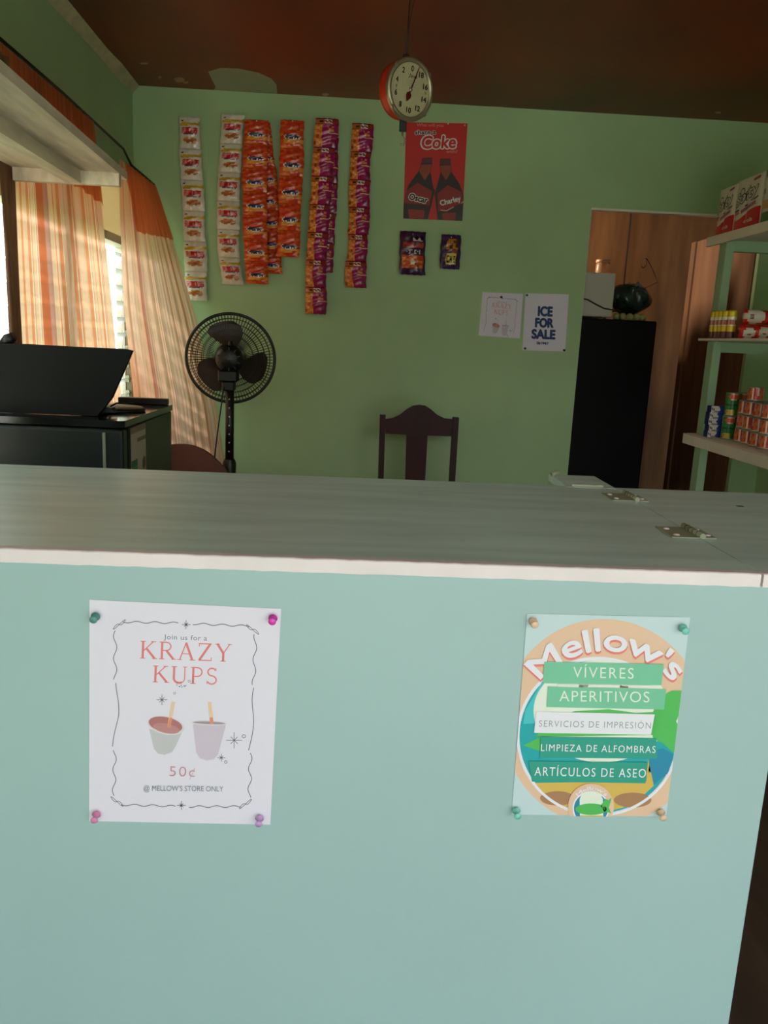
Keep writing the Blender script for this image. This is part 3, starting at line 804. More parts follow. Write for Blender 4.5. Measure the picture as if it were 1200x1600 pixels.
def strip(label, path, width, n, colf, Y0, thick=0.03, group='snack strips hanging on the back wall', seed=0, pinlabel=None, twist=0.0, cuts=None):
    pts = [onY(x, y, Y0) for x, y in path]
    L = [0]
    for i in range(1, len(pts)): L.append(L[-1]+(pts[i]-pts[i-1]).length)
    def at(t):
        d = t*L[-1]
        for i in range(1, len(pts)):
            if d <= L[i]+1e-9: return pts[i-1].lerp(pts[i], (d-L[i-1])/(L[i]-L[i-1]))
        return pts[-1]
    w = (onY(path[0][0]+width/2, path[0][1], Y0)-onY(path[0][0]-width/2, path[0][1], Y0)).length
    top = at(0)
    t = thing('snack_strip', label, 'snack strip', (top.x, Y0, top.z), group)
    cu = cuts or [i/n for i in range(n+1)]
    for i in range(len(cu)-1):
        a, c = at(cu[i]), at(cu[i+1])
        m = bag_mesh(a, c, w, w, Y0, thick*(0.85+0.3*hsh(i, seed)), colf, seed*7+i, twist=twist)
        m.build('snack_bag', t)
    if pinlabel:
        pin(top+Vector((0, -thick*0.66, -0.006)), 'white', pinlabel, s=0.55, group='push pins on the back wall')
    return t
SY = YB-0.004
strip('leftmost white snack strip, hanging by the curtain', [(297, 184), (298, 240), (304, 330), (308, 470)], 34, 6, col_white, SY, 0.03, seed=1, pinlabel='small white pin holding the white snack strip nearest the curtain')
strip('white snack strip hanging against the orange strips', [(365, 180), (361, 250), (357, 330), (358, 400), (365, 445)], 34, 6, col_white, SY, 0.035, seed=2, pinlabel='small white pin holding the white snack strip beside the orange ones')
strip('shadowed brown-orange snack strip half hidden behind the front orange strip', [(408, 192), (417, 260), (423, 340), (428, 428)], 30, 7, col_orange, SY, 0.03, seed=3)
strip('bright orange snack strip hanging in front of another orange strip', [(402, 189), (398, 250), (399, 330), (400, 390), (403, 444)], 37, 7, col_orange, SY-0.045, 0.035, seed=4, pinlabel='small white pin holding the doubled orange snack strips')
strip('shorter single orange snack strip left of the purple strips', [(458, 190), (456, 260), (453, 330), (450, 402)], 36, 5, col_orange, SY-0.04, 0.04, seed=5, pinlabel='small white pin holding the shorter single orange snack strip')
strip('dark purple snack strip hidden behind the longest purple strip', [(514, 190), (513, 300), (507, 426)], 28, 5, col_purple, SY, 0.03, seed=6)
strip('longest purple and orange snack strip, swinging out at its bottom', [(512, 187), (506, 240), (500, 320), (495, 400), (493, 491)], 33, 7, col_purple, SY-0.04, 0.04, seed=7, pinlabel='small white pin holding the longest purple snack strip')
strip('rightmost purple and orange snack strip, nearest the hanging scale', [(567, 195), (563, 260), (561, 340), (557, 400), (556, 450)], 32, 6, col_purple, SY, 0.04, seed=8, pinlabel='small white pin holding the purple snack strip nearest the scale')

def col_chips(u, v):
    p = c_(70, 34, 72)
    if v < 0.06 or v > 0.93: return c_(60, 28, 66)
    if 0.10 < v < 0.23:
        for cx in (0.66, 0.86, 0.44):
            if (u-cx)**2 + ((v-0.15)*1.6)**2 < 0.005: return c_(30, 20, 30)
        if v > 0.16 and 0.5 < u < 0.9 and hsh(int(u*8), 1) > 0.4: return c_(212, 190, 190)
    if 0.25 < v < 0.38 and 0.1 < u < 0.92: return c_(190, 70, 60) if hsh(int(u*7), int(v*22), 2) > 0.35 else c_(120, 44, 60)
    if bit(u, v, 'HOT CHI', 0.26, 0.42, 0.82, 0.52): return c_(228, 216, 220)
    if 0.55 < v < 0.86 and 0.08 < u < 0.92:
        if ((u-0.5)/0.10)**2+((v-0.72)/0.06)**2 < 1: return c_(244, 214, 160)
        k = hsh(int(u*9), int(v*22), 4); return c_(208, 72, 36) if k > 0.4 else (c_(232, 130, 50) if k > 0.15 else c_(160, 50, 40))
    return p
def col_small(u, v):
    if 0.12 < v < 0.45 and 0.26 < u < 0.86 and (u+v) > 0.5: return c_(206, 128, 40) if hsh(int(u*7), int(v*16), 8) > 0.3 else c_(96, 50, 40)
    if 0.56 < v < 0.88 and 0.26 < u < 0.78:
        return c_(40, 30, 40) if bit(u, v, 'CHI', 0.30, 0.62, 0.74, 0.82) else c_(226, 196, 60)
    if 0.46 < v < 0.54 and 0.5 < u < 0.8: return c_(150, 84, 60)
    return c_(66, 38, 84)
def hung_bag(label, x0, x1, y0, y1, colf, seed, dx, name='snack_bag'):
    a = onY((x0+x1)/2, y0, SY); c = onY((x0+x1)/2+dx, y1, SY)
    w = (onY(x1, y0, SY)-onY(x0, y0, SY)).length
    m = bag_mesh(a, c, w, w, SY, 0.05, colf, seed, 26, 40)
    return tag(m.build(name, None, (a.x, SY, a.z)), label, 'snack bag', 'single snack bags below the red poster')
hung_bag('larger purple and red snack bag pinned alone below the red poster', 625, 665, 363, 430, col_chips, 3, -1)
hung_bag('smaller purple and yellow snack bag pinned alone below the red poster', 690, 719, 368, 421, col_small, 5, -3)
pin(onY(645, 366, SY-0.034), 'white', 'tiny white pin in the larger purple snack bag', s=0.5, group='push pins on the back wall')
pin(onY(705, 371, SY-0.034), 'white', 'tiny white pin in the smaller purple snack bag', s=0.5, group='push pins on the back wall')

# ================================================================== HANGING SCALE
SYD = 2.9
sc_c = onY(641, 140, SYD); R0 = 0.117
t = thing('hanging_scale', 'round red hanging dial scale with a cream numbered face below the ceiling', 'scale', (sc_c.x, sc_c.y, sc_c.z))
# local frame: face normal turned towards +x and the counter
th = math.radians(36); nv_ = Vector((math.sin(th), -math.cos(th), -0.10)).normalized()
ux = Vector((0, 0, 1)).cross(nv_).normalized()*-1
ux = Vector((math.cos(th), math.sin(th), 0)); uy = nv_.cross(ux).normalized()
if uy.z < 0: uy = -uy
MS = Matrix((ux, uy, nv_)).transposed().to_4x4(); MS.translation = sc_c; MS = MS @ Matrix.Scale(0.80, 4)
m = MB(); m.lathe([(0, -0.075), (0.100, -0.075), (0.112, -0.066), (0.115, -0.05), (0.115, -0.002), (0.113, 0.0)], REDM, MS, 48); m.build('case', t)
m = MB(); m.lathe([(0.119, -0.012), (0.121, -0.002), (0.119, 0.006), (0.111, 0.009), (0.104, 0.007), (0.100, 0.001)], RIM, MS, 56); rim = m.build('rim', t)
for a in (40, 140, 222, 318):
    m = MB(); q = MS @ Matrix.Rotation(math.radians(a), 4, 'Z'); m.box((0.110, -0.007, -0.004), (0.1225, 0.007, 0.009), RIM, 0.001, q); m.build('rim_clip', rim)
m = MB(); m.lathe([(0.103, 0.0), (0, 0.0005)], DIAL, MS, 56)
def fd(u, v, h):
    return MS @ Vector((u, -v, 0.0008+h))
S = Sheet(m, fd); S.lay()
for i in range(10):
    a = -2*PI*i/10; s_ = str(2*i); x, y = 0.078*math.sin(a), -0.078*math.cos(a); w = 0.012 if len(s_) == 1 else 0.024
    S.text(s_, x-w/2, y+0.0095, x+w/2, y+0.0095, 0.0195, BLKINK, 0.0)
    S.bold(s_, x-w/2, y+0.0095, x+w/2, y+0.0095, 0.0195, BLKINK, 0.0008)
for i in range(100):
    a = 2*PI*i/100; r0 = 0.094 if i % 5 else 0.091
    S.stroke([(r0*math.sin(a), -r0*math.cos(a)), (0.098*math.sin(a), -0.098*math.cos(a))], 0.0007, BLKINK)
for s_, x, y in (('0', -0.077, -0.001), ('9', 0.077, -0.001)): S.text(s_, x-0.004, y+0.006, x+0.004, y+0.006, 0.010, BLKINK, 0.0)
S.text('Jans', -0.022, -0.044, 0.026, -0.044, 0.013, BLKINK, 0.0, 0.25)
for k in range(3): S.stroke([(-0.03+0.003*k, -0.030+0.009*k), (0.026-0.002*k, -0.030+0.009*k)], 0.0009, GREYINK)
m.build('dial_face', t)
m = MB(); S = Sheet(m, fd); S.h = 0.004
na = math.radians(20); S2 = lambda r, w: (r*math.sin(na)+w*math.cos(na), -r*math.cos(na)+w*math.sin(na))
S.poly([S2(0, -0.004), S2(0.094, -0.0016), S2(0.098, 0), S2(0.094, 0.0016), S2(0, 0.004)], NEEDLE)
S.poly([S2(0, -0.004), S2(-0.012, -0.004), S2(-0.018, -0.013), S2(-0.030, -0.013), S2(-0.052, 0), S2(-0.030, 0.013), S2(-0.018, 0.013), S2(-0.012, 0.004), S2(0, 0.004)], NEEDLE)
m.lathe([(0, 0.009), (0.005, 0.009), (0.008, 0.006), (0.009, 0.001)], RIM, MS, 16); m.build('needle', t)
m = MB(); bt = sc_c - Vector((0, 0, 0.092)) - nv_*0.03
m.box((bt.x-0.012, bt.y-0.006, bt.z-0.035), (bt.x+0.012, bt.y+0.006, bt.z+0.006), BLACKE, 0.002)
m.tube([bt+Vector((0, 0, -0.03)), bt+Vector((0.0, 0, -0.05)), bt+Vector((0.010, 0, -0.062)), bt+Vector((0.006, 0, -0.078)), bt+Vector((-0.008, 0, -0.076))], 0.0035, METAL, 8); m.build('lower_hook', t)
m = MB(); tp = sc_c + Vector((0, 0, 0.090)) - nv_*0.03
m.box((tp.x-0.010, tp.y-0.006, tp.z-0.004), (tp.x+0.010, tp.y+0.006, tp.z+0.018), BLACKE, 0.002)
m.tube([tp+Vector((0, 0, 0.012)), Vector((tp.x+0.004, tp.y, ZC-0.001))], 0.0018, BLACKE, 6); m.build('hanging_wire', t)

# ================================================================== PEDESTAL FAN (seen from its motor side)
FY = 3.5
fc = onY(360.5, 560, FY); FR = 0.183
t = thing('pedestal_fan', 'black pedestal fan with round wire guard, turned towards the back wall', 'fan', (fc.x, FY-0.10, 0))
FMX = Matrix.Translation(fc) @ Matrix.Rotation(math.radians(5), 4, 'Z') @ Matrix.Rotation(PI/2, 4, 'X')   # local z -> -y (towards the counter)
m = MB()
m.torus(FR, 0.0065, BLACK, FMX, 72, 8)
for sgn in (1, -1):
    dz = lambda r: sgn*(0.055*(1-(r/FR)**2)**0.5) if r < FR else 0
    for r in (0.062, 0.094, 0.118, 0.142, 0.163):
        m.torus(r, 0.0014 if r < 0.15 else 0.0018, BLACK, FMX @ Matrix.Translation((0, 0, dz(r))), 56, 5)
    for i in range(84):
        a = 2*PI*i/84; pts = []
        for k in range(7):
            r = 0.045+(FR-0.045)*k/6; pts.append(FMX @ Vector((r*math.cos(a), r*math.sin(a), dz(r*0.999))))
        m.tube(pts, 0.0010, BLACK, 4, cap=False)
m.lathe([(0, -0.058), (0.042, -0.056), (0.046, -0.050)], BLACK, FMX, 24)
m.build('wire_guard', t)
m = MB()
m.lathe([(0, -0.016), (0.026, -0.014), (0.030, 0.014), (0, 0.016)], BLACK, FMX, 20)
for k in range(3):
    a0 = math.radians(85+120*k)
    def bp(u, v):
        r = 0.026+0.128*v; sp = (0.42+0.62*math.sin(PI*min(1, v*0.62+0.12)))*(1 if v < 0.85 else 1-((v-0.85)/0.15)**2*0.35)
        a = a0+(u-0.5)*sp*1.15+0.35*v; return FMX @ Vector((r*math.cos(a), r*math.sin(a), 0.018*(u-0.5)*2*(1-0.4*v)))
    m.grid(10, 12, bp, BLADE)
bl_ = m.build('fan_blade', t)
m = MB()
m.lathe([(0.050, 0.050), (0.056, 0.060), (0.058, 0.085), (0.054, 0.110), (0.046, 0.128), (0.030, 0.137), (0, 0.139)], BLACK, FMX, 32)
m.lathe([(0, 0.1405), (0.003, 0.140), (0.0035, 0.138)], METAL, FMX, 10)
for i in range(10):
    a = 2*PI*i/10; m.box((-0.002, 0.030, 0.128), (0.002, 0.047, 0.134), BLACK, 0, FMX @ Matrix.Rotation(a, 4, 'Z'))
mo = m.build('motor_housing', t)
m = MB(); q = FMX @ Vector((0.006, 0.062, 0.10)); m.tube([FMX @ Vector((0.004, 0.05, 0.095)), FMX @ Vector((0.004, 0.072, 0.095))], [0.010, 0.008], BLACK, 12); m.build('oscillation_knob', mo)
pbx = fc.x+0.012; pby = FY-0.10
m = MB()
m.box((pbx-0.046, pby-0.030, fc.z-0.092), (pbx+0.034, pby+0.030, fc.z-0.045), BLACK, 0.006)
m.box((pbx-0.030, pby-0.026, fc.z-0.128), (pbx+0.022, pby+0.026, fc.z-0.09), BLACK, 0.005)
m.build('tilt_bracket', t)
m = MB()
m.tube([(pbx, pby, 0.02), (pbx, pby, 0.78)], 0.0215, BLACK, 18); m.tube([(pbx, pby, 0.78), (pbx, pby, fc.z-0.10)], 0.0178, BLACK, 18)
m.lathe([(0.027, 0.74), (0.028, 0.80), (0.022, 0.815)], BLACK, Matrix.Translation((pbx, pby, 0)), 18)
pole = m.build('pole', t)
for k in range(8):
    m = MB(); z = 0.85+0.036*k; m.lathe([(0, 0.0005), (0.0035, 0.0)], METAL, Matrix.Translation((pbx, pby-0.0180, z)) @ Matrix.Rotation(PI/2, 4, 'X'), 10); m.build('height_stud', pole)
m = MB(); m.lathe([(0, 0.0), (0.19, 0.0), (0.20, 0.008), (0.19, 0.02), (0.10, 0.032), (0.035, 0.045), (0.024, 0.07)], BLACK, Matrix.Translation((pbx, pby, 0)), 36); m.build('base', t)
m = MB()
cp = [(350, 604), (346, 632), (341, 668), (337, 700), (333, 740), (331, 800)]
pts = [onY(x, y, pby-0.03) for x, y in cp]
pts += [Vector((pts[-1].x-0.005, pby-0.03, 0.3)), Vector((pts[-1].x, pby-0.02, 0.01)), Vector((pts[-1].x-0.12, pby+0.1, 0.006))]
m.tube(pts, 0.0030, BLACK, 6); m.build('power_cord', t)

# ================================================================== WOODEN CHAIR
CY = 3.8
t = thing('dining_chair', 'dark mahogany chair with a humped crest rail standing against the back wall', 'chair', (0.318, CY-0.2, 0))
def at8(x, y): return onY(x, y, CY)
def postm(p0, p1, w):
    m = MB(); P0, P1 = at8(*p0), at8(*p1)
    for (A, B, lean) in ((P1, P0, 0),):
        zz = A.z; m.prism([(A.x-w/2, CY-0.016, A.z), (A.x+w/2, CY-0.016, A.z), (A.x+w/2, CY+0.016, A.z), (A.x-w/2, CY+0.016, A.z)], (B.x-A.x, 0, B.z-A.z), MAHOG)
    k = (P0.x-P1.x)/(P0.z-P1.z)*0.6
    m.prism([(P1.x-w/2, CY-0.016, P1.z), (P1.x+w/2, CY-0.016, P1.z), (P1.x+w/2, CY+0.016, P1.z), (P1.x-w/2, CY+0.016, P1.z)], (-k*P1.z*0.3, 0.02, -P1.z), MAHOG)
    return m
postm((598, 648), (595, 748), 0.026).build('rear_leg', t); postm((712, 652), (706, 752), 0.028).build('rear_leg', t)
m = MB(); prof = [(602, 655), (614, 653), (625, 648), (635, 640), (645, 634), (655, 632.5), (665, 634), (674, 640), (683, 648), (694, 653.5), (706, 655)]
ol = [at8(x, y) for x, y in prof]+[at8(706, 681.5), at8(655, 680), at8(602, 677)]
m.prism([(p.x, CY-0.011, p.z) for p in ol], (0, 0.022, 0), MAHOG); m.build('crest_rail', t)
m = MB(); ol = [at8(635, 678), at8(668, 680), at8(664, 752), at8(633, 750)]
m.prism([(p.x, CY-0.006, p.z) for p in ol]+[], (0, 0.012, 0), MAHOG2)
pz = at8(648, 751); m.box((pz.x-0.048, CY-0.006, 0.47), (pz.x+0.048, CY+0.006, pz.z+0.002), MAHOG2); m.build('back_splat', t)
xl, xr = at8(595, 748).x, at8(706, 752).x
m = MB(); m.box((xl-0.01, CY-0.44, 0.435), (xr+0.01, CY+0.0, 0.465), MAHOG, 0.006); m.build('seat', t)
m = MB(); m.box((xl, CY-0.42, 0.38), (xr, CY-0.40, 0.435), MAHOG); m.box((xl, CY-0.02, 0.38), (xr, CY, 0.435), MAHOG); m.box((xl-0.005, CY-0.42, 0.38), (xl+0.015, CY, 0.435), MAHOG); m.box((xr-0.015, CY-0.42, 0.38), (xr+0.005, CY, 0.435), MAHOG); m.build('seat_frame', t)
for x in (xl+0.008, xr-0.008):
    m = MB(); m.box((x-0.018, CY-0.43, 0), (x+0.018, CY-0.394, 0.435), MAHOG, 0.003); m.build('front_leg', t)
    m = MB(); m.box((x-0.008, CY-0.40, 0.18), (x+0.008, CY, 0.205), MAHOG); m.build('stretcher', t)

# ================================================================== BROWN ROUND-BACKED CHAIR
TX, TY = -0.640, 3.12
t = thing('tub_chair', 'brown rounded chair back rising behind the black fridge beside the fan', 'chair', (TX, TY, 0))
m = MB()
def tb(u, v):
    x = (u-0.5)*2; top = 0.40+0.50*(1-abs(x)**2.2*0.45)-0.02
    z = 0.38+(0.908-0.38-0.13*abs(x)**2.3)*v; return x, z
def tp_(sg):
    def f(u, v):
        x, z = tb(u, v); return Vector((TX+x*0.20, TY-0.0-0.03*x*x+sg*0.03*(1-0.55*v**6), z))
    return f
m.grid(28, 12, tp_(-1), TUB); m.grid(28, 12, tp_(1), TUB, flip=True)
m.grid(28, 2, lambda u, v: tp_(-1)(u, 1).lerp(tp_(1)(u, 1), v), TUB); m.grid(28, 2, lambda u, v: tp_(-1)(u, 0).lerp(tp_(1)(u, 0), v), TUB)
for u0 in (0, 1): m.grid(2, 12, lambda u, v: tp_(-1)(u0, v).lerp(tp_(1)(u0, v), u), TUB)
m.build('backrest', t)
m = MB(); m.box((TX-0.20, TY-0.30, 0.36), (TX+0.20, TY+0.02, 0.45), TUB, 0.03, seg=3); m.build('seat', t)
for dx in (-0.17, 0.17):
    for dy in (-0.26, -0.02):
        m = MB(); m.tube([(TX+dx, TY+dy, 0), (TX+dx*0.95, TY+dy, 0.37)], [0.012, 0.018], MAHOG, 10); m.build('leg', t)

# ================================================================== SMALL BLACK FRIDGE, MONITOR, FLAT BOX
FX1, FX0, FY0, FY1, FZ = -0.590, -0.965, 2.15, 2.72, 1.092
t = thing('mini_fridge', 'black fridge with a glossy lid and an energy label on its side', 'fridge', ((FX0+FX1)/2, (FY0+FY1)/2, 0))
m = MB(); m.box((FX0, FY0+0.055, 0.03), (FX1-0.001, FY1, FZ-0.02), BLACKE, 0.004)
for x in (FX0+0.03, FX1-0.03):
    for y in (FY0+0.09, FY1-0.04): m.lathe([(0.015, 0), (0.015, 0.032)], BLACK, Matrix.Translation((x, y, 0)), 10)
m.build('body', t)
m = MB()
ol = [(FX0-0.004, FY1+0.002)]+[(FX0-0.004, FY0+0.02)]
for i in range(9):
    a = PI/2*i/8; ol.append((FX1-0.012-0.03+0.03*math.sin(a)+0.008, FY0+0.02-0.012*math.cos(a)+0.004))
ol += [(FX1+0.004, FY1-0.1), (FX1+0.002, FY1+0.002)]
m.prism([(x, y, FZ-0.018) for x, y in ol], (0, 0, 0.018), BLACKG)
m.box((FX0+0.02, FY0+0.20, FZ-0.001), (FX1-0.004, FY0+0.206, FZ+0.0008), BLACKE)
m.build('lid', t)
m = MB(); m.box((FX0, FY0, 0.06), (FX1-0.004, FY0+0.05, FZ-0.022), BLACKE, 0.008, seg=2); dr = m.build('door', t)
m = MB(); xs = onY(163, 690, FY0).x; m.box((xs-0.004, FY0-0.004, 0.40), (xs+0.004, FY0+0.002, FZ-0.03), METAL, 0.001); m.build('door_trim', dr)
m = MB(); m.box((FX0+0.03, FY0-0.022, 0.55), (FX0+0.055, FY0-0.012, 0.85), METAL, 0.003); m.box((FX0+0.033, FY0-0.014, 0.56), (FX0+0.052, FY0+0.003, 0.58), METAL); m.box((FX0+0.033, FY0-0.014, 0.82), (FX0+0.052, FY0+0.003, 0.84), METAL); m.build('handle', dr)
def col_energy(u, v):
    if v < 0.05: return c_(150, 128, 112)
    if 0.26 < v < 0.62 and 0.06 < u < 0.5 - 0.25*(0.62-v):
        k = int((v-0.26)/0.36*7); return [c_(30, 110, 60), c_(60, 140, 70), c_(120, 150, 60), c_(180, 160, 50), c_(190, 130, 50), c_(180, 90, 50), c_(160, 60, 50)][min(k, 6)]
    if ((u-0.86)**2+((v-0.33)*1.9)**2) < 0.012: return c_(90, 70, 66)
    if (0.1 < v < 0.13 and u > 0.4) or (0.68 < v < 0.92 and int(v*60) % 3 == 0 and 0.08 < u < 0.7): return c_(140, 116, 100)
    return c_(206, 186, 168)
m = MB(); ly0, ly1 = FY0+0.058, FY0+0.22
m.grid(24, 60, lambda u, v: Vector((FX1+0.0006, ly0+(ly1-ly0)*u, FZ-0.024-0.34*v)), M_CARD, col_energy)
m.build('energy_label', t)

MY = 2.25
t = thing('desktop_monitor', 'large black monitor with a sloping end standing on the black fridge', 'monitor', (-0.76, MY+0.05, FZ))
m = MB()
fr = [(-0.02, 537.5), (40, 537.5), (120, 542), (196, 545.5), (206, 548), (201, 560), (174, 622), (152, 650), (-20, 650)]
q = [onY(x, y, MY) for x, y in fr]
q[0].x = q[-1].x = -0.982
for p in q: p.z = max(p.z, FZ+0.0006)
MONB = mat('monitor_black', (8, 8, 8), 0.5, spec=0.2)
bk = [Vector((p.x+(-0.76-p.x)*0.35, MY+0.16, 1.18+(p.z-1.18)*0.7)) for p in q]
k = len(q); m.v += [tuple(p) for p in q]+[(p.x, MY+0.02, p.z) for p in q]+[tuple(p) for p in bk]
m.face(list(range(k)), MONB); m.face(list(range(2*k, 3*k))[::-1], MONB)
for r in (0, k):
    for i in range(k):
        j = (i+1) % k; m.face([r+i, r+k+i, r+k+j, r+j], MONB)
m.build('screen_housing', t)
m = MB(); m.prism([(-0.76, MY+0.03, 1.115), (-0.66, MY+0.03, 1.115), (-0.65, MY+0.03, FZ+0.010), (-0.77, MY+0.03, FZ+0.010)], (0, 0.03, 0), BLACK); m.build('stand_neck', t)
m = MB(); M_ = Matrix.Translation((-0.715, MY+0.19, FZ+0.0005)) @ Matrix.Diagonal((1.0, 0.95, 1, 1)); m.lathe([(0, 0.0), (0.105, 0.0), (0.108, 0.006), (0.100, 0.011), (0, 0.014)], BLACK, M_, 36)
m.box((-0.745, MY+0.04, FZ+0.003), (-0.685, MY+0.13, FZ+0.011), BLACK); m.build('stand_base', t)
m = MB(); m.tube([(-0.665, MY+0.10, FZ+0.030), (-0.620, MY+0.105, FZ+0.031)], 0.0025, BLACK, 6); m.tube([(-0.665, MY+0.10, FZ+0.030), (-0.70, MY+0.13, FZ+0.012)], 0.0025, BLACK, 6); m.build('cable_stub', t)
m = MB(); kp = onY(15, 526, MY+0.02)
kz = onY(15, 538, MY+0.01).z
m.tube([(kp.x-0.02, MY+0.02, kz-0.003), (kp.x-0.004, MY+0.02, kz+0.012), (kp.x+0.012, MY+0.02, kz+0.022)], [0.012, 0.016, 0.012], BLACK, 10)
tag(m.build('web_camera', None, (kp.x, MY+0.02, kz)), 'small black webcam knob sitting on top of the black monitor', 'webcam')
m = MB()
p0, p1 = onZ(207, 634, FZ), onZ(264, 636, FZ)
bx = onX(205, 632, -0.68)
m.box((-0.755, FY1-0.035, FZ+0.0006), (-0.598, FY1-0.002, FZ+0.020), BLACK, 0.002)
tag(m.build('flat_box', None, (-0.68, FY1-0.02, FZ)), 'flat black box lying at the rear edge of the fridge lid', 'box')

# ================================================================== OVERHEAD SHELF ON THE LEFT
t = thing('overhead_shelf', 'weathered grey wooden shelf hung high along the window wall', 'shelf', (-0.85, 1.6, 1.74))
zs = onY(180, 270, 2.47).z
_n, _q = onZ(0, 120, zs), onZ(180, 270, zs)
def sx(y): return _q.x+(_n.x-_q.x)*(y-_q.y)/(_n.y-_q.y)
m = MB(); y0s, y1s = 0.95, 2.485
m.prism([(sx(y0s), y0s, zs), (sx(y1s), y1s, zs), (XL+0.085, y1s, zs), (XL+0.085, y0s, zs)], (0, 0, 0.014), SHELFG); m.build('board', t)
zr = onY(185, 291, 2.47).z
m = MB(); m.prism([(sx(y0s), y0s, zs-0.003), (sx(2.56), 2.56, zs-0.003), (sx(2.56)+0.014, 2.56, zs-0.003), (sx(y0s)+0.014, y0s, zs-0.003)], (0, 0, 0.022), SHELFG); m.build('front_lip', t)
m = MB(); m.box((XL+0.085, 2.462, zr), (onY(186, 280, 2.462).x, 2.485, zs), SHELFG, 0.001); m.build('end_rail', t)
m = MB(); xb = onY(119, 270, 2.46).x; m.prism([(xb+0.03+0.02*1.5, 0.96, zs-0.034), (xb+0.012, 2.461, zs-0.034), (xb-0.03, 2.461, zs-0.034), (xb-0.012+0.03, 0.96, zs-0.034)], (0, 0, 0.034), SHELFG); m.build('batten', t)
m = MB()
for y in (1.0, 1.5): m.prism([(XL+0.001, y, zs-0.03), (XL+0.12, y, zs-0.001), (XL+0.001, y, zs-0.12)], (0, 0.018, 0), SHELFG)
m.box((XL+0.001, 0.96, zs-0.022), (XL+0.09, 1.58, zs-0.001), SHELFG); m.build('wall_bracket', t)
m = MB(); pb = onZ(4, 125, zs+0.02)
m.tube([(sx(1.62)-0.03, 1.63, zs+0.037), (sx(1.62)-0.16, 1.60, zs+0.037)], 0.023, TUB, 14)
tag(m.build('cloth_roll', None, (sx(1.62)-0.09, 1.62, zs+0.014)), 'dark brown rounded roll lying on the overhead wooden shelf', 'roll')

# ================================================================== CURTAINS
def cloth_col(seed, head=0.0, stripes=((0.30, 0.40),), base=(250, 206, 174), dens=17, hi_=(240, 158, 112), mid_=(238, 176, 138)):
    def f(u, v):
        b_ = base
        k = (u*dens) % 1.0
        if k < 0.28: c = hi_
        elif k < 0.40: c = (252, 230, 214)
        elif k < 0.52: c = mid_
        else: c = b_
        for a, z in stripes:
            if a < u < z: c = (212, 118, 80) if (u-a)/(z-a) < 0.55 else (206, 150, 136)
        return c_(*c)
    return f
def head_col(u, v):
    return c_(236, 158, 114) if (u*31) % 1 > 0.25 else c_(226, 142, 100)
def drape(L, R, pleat, npl, seed, off=0.0, vmax=1.0, edge=None, u0=0.0):
    # L and R: lists of 3D points down the left and right edges
    def along(P, v):
        t = v*(len(P)-1); k = min(int(t), len(P)-2); f = t-k
        return P[k].lerp(P[k+1], f)
    def f(u, v):
        u = u0+(1-u0)*u; lim = vmax if edge is None else edge(u)
        v = v*lim
        a, c = along(L, v), along(R, v); p = a.lerp(c, u)
        d = (c-a); nr = Vector((d.y, -d.x, 0)); nr = nr.normalized() if nr.length > 1e-6 else Vector((1, 0, 0))
        amp = pleat*(0.35+0.65*v)
        w = math.sin(2*PI*npl*u+seed+0.6*math.sin(v*3+seed))+0.45*math.sin(2*PI*npl*2.3*u+seed*2)
        return p+nr*(amp*w+off)
    return f
XC = XL+0.045
def wy(x, y, X=XC): return onX(x, y, X)
# left panel
Lp = [Vector((XC, 2.51, 2.09)), Vector((XC, 2.50, 1.75)), Vector((XC, 2.475, 1.3)), Vector((XC, 2.475, 0.9))]
Rp = [Vector((XC, 3.33, 2.085)), Vector((XC, 3.395, 1.86)), Vector((XC, 3.56, 1.26)), Vector((XC, 3.69, 0.84))]
t = thing('curtain', 'wide orange striped curtain hanging behind the black monitor', 'curtain', (XC, 3.0, 0.84), 'orange curtains on the window')
m = MB(); m.grid(170, 46, drape(Lp, Rp, 0.007, 10, 0.4), M_CLOTH, cloth_col(1, stripes=((0.27, 0.38),))); m.build('cloth_panel', t)
m = MB(); m.grid(120, 10, drape(Lp, Rp, 0.007, 10, 0.4, off=0.006, edge=lambda u: 0.275+0.095*math.floor(u*9)/9), M_CLOTH, head_col); m.build('heading_band', t)
# right panel, pulled round the corner in front of the back wall
def pY(x, y, Y): return onY(x, y, Y)
Lp = [pY(186, 247, 3.78), pY(186, 330, 3.70), pY(192, 480, 3.58), pY(205, 600, 3.50), pY(216, 735, 3.46)]
Rp = [pY(241, 290, 4.07), pY(268, 372, 4.05), pY(303, 490, 4.02), pY(338, 640, 4.0), pY(352, 735, 3.98)]
for P in (Lp, Rp):
    for p in P: p.x = max(p.x, XL+0.02)
bot = [P[-1]+Vector((0.0, 0, 0.25-P[-1].z)) for P in (Lp, Rp)]
Lp.append(bot[0]); Rp.append(bot[1])
t = thing('curtain', 'orange striped curtain spreading from the room corner down behind the fan', 'curtain', (-0.85, 3.9, 0.25), 'orange curtains on the window')
m = MB(); m.grid(170, 60, drape(Lp, Rp, 0.006, 9, 1.1), M_CLOTH, cloth_col(2, stripes=((0.24, 0.30),), base=(254, 208, 184), dens=26, hi_=(246, 180, 146), mid_=(250, 194, 164))); m.build('cloth_panel', t)
m = MB(); m.grid(110, 10, drape(Lp, Rp, 0.006, 9, 1.1, off=0.006, u0=0.13, edge=lambda u: max(0.004, min(1, (u-0.12)/0.16))*(0.236-0.034*math.floor(u*7)/7)), M_CLOTH, head_col); m.build('heading_band', t)
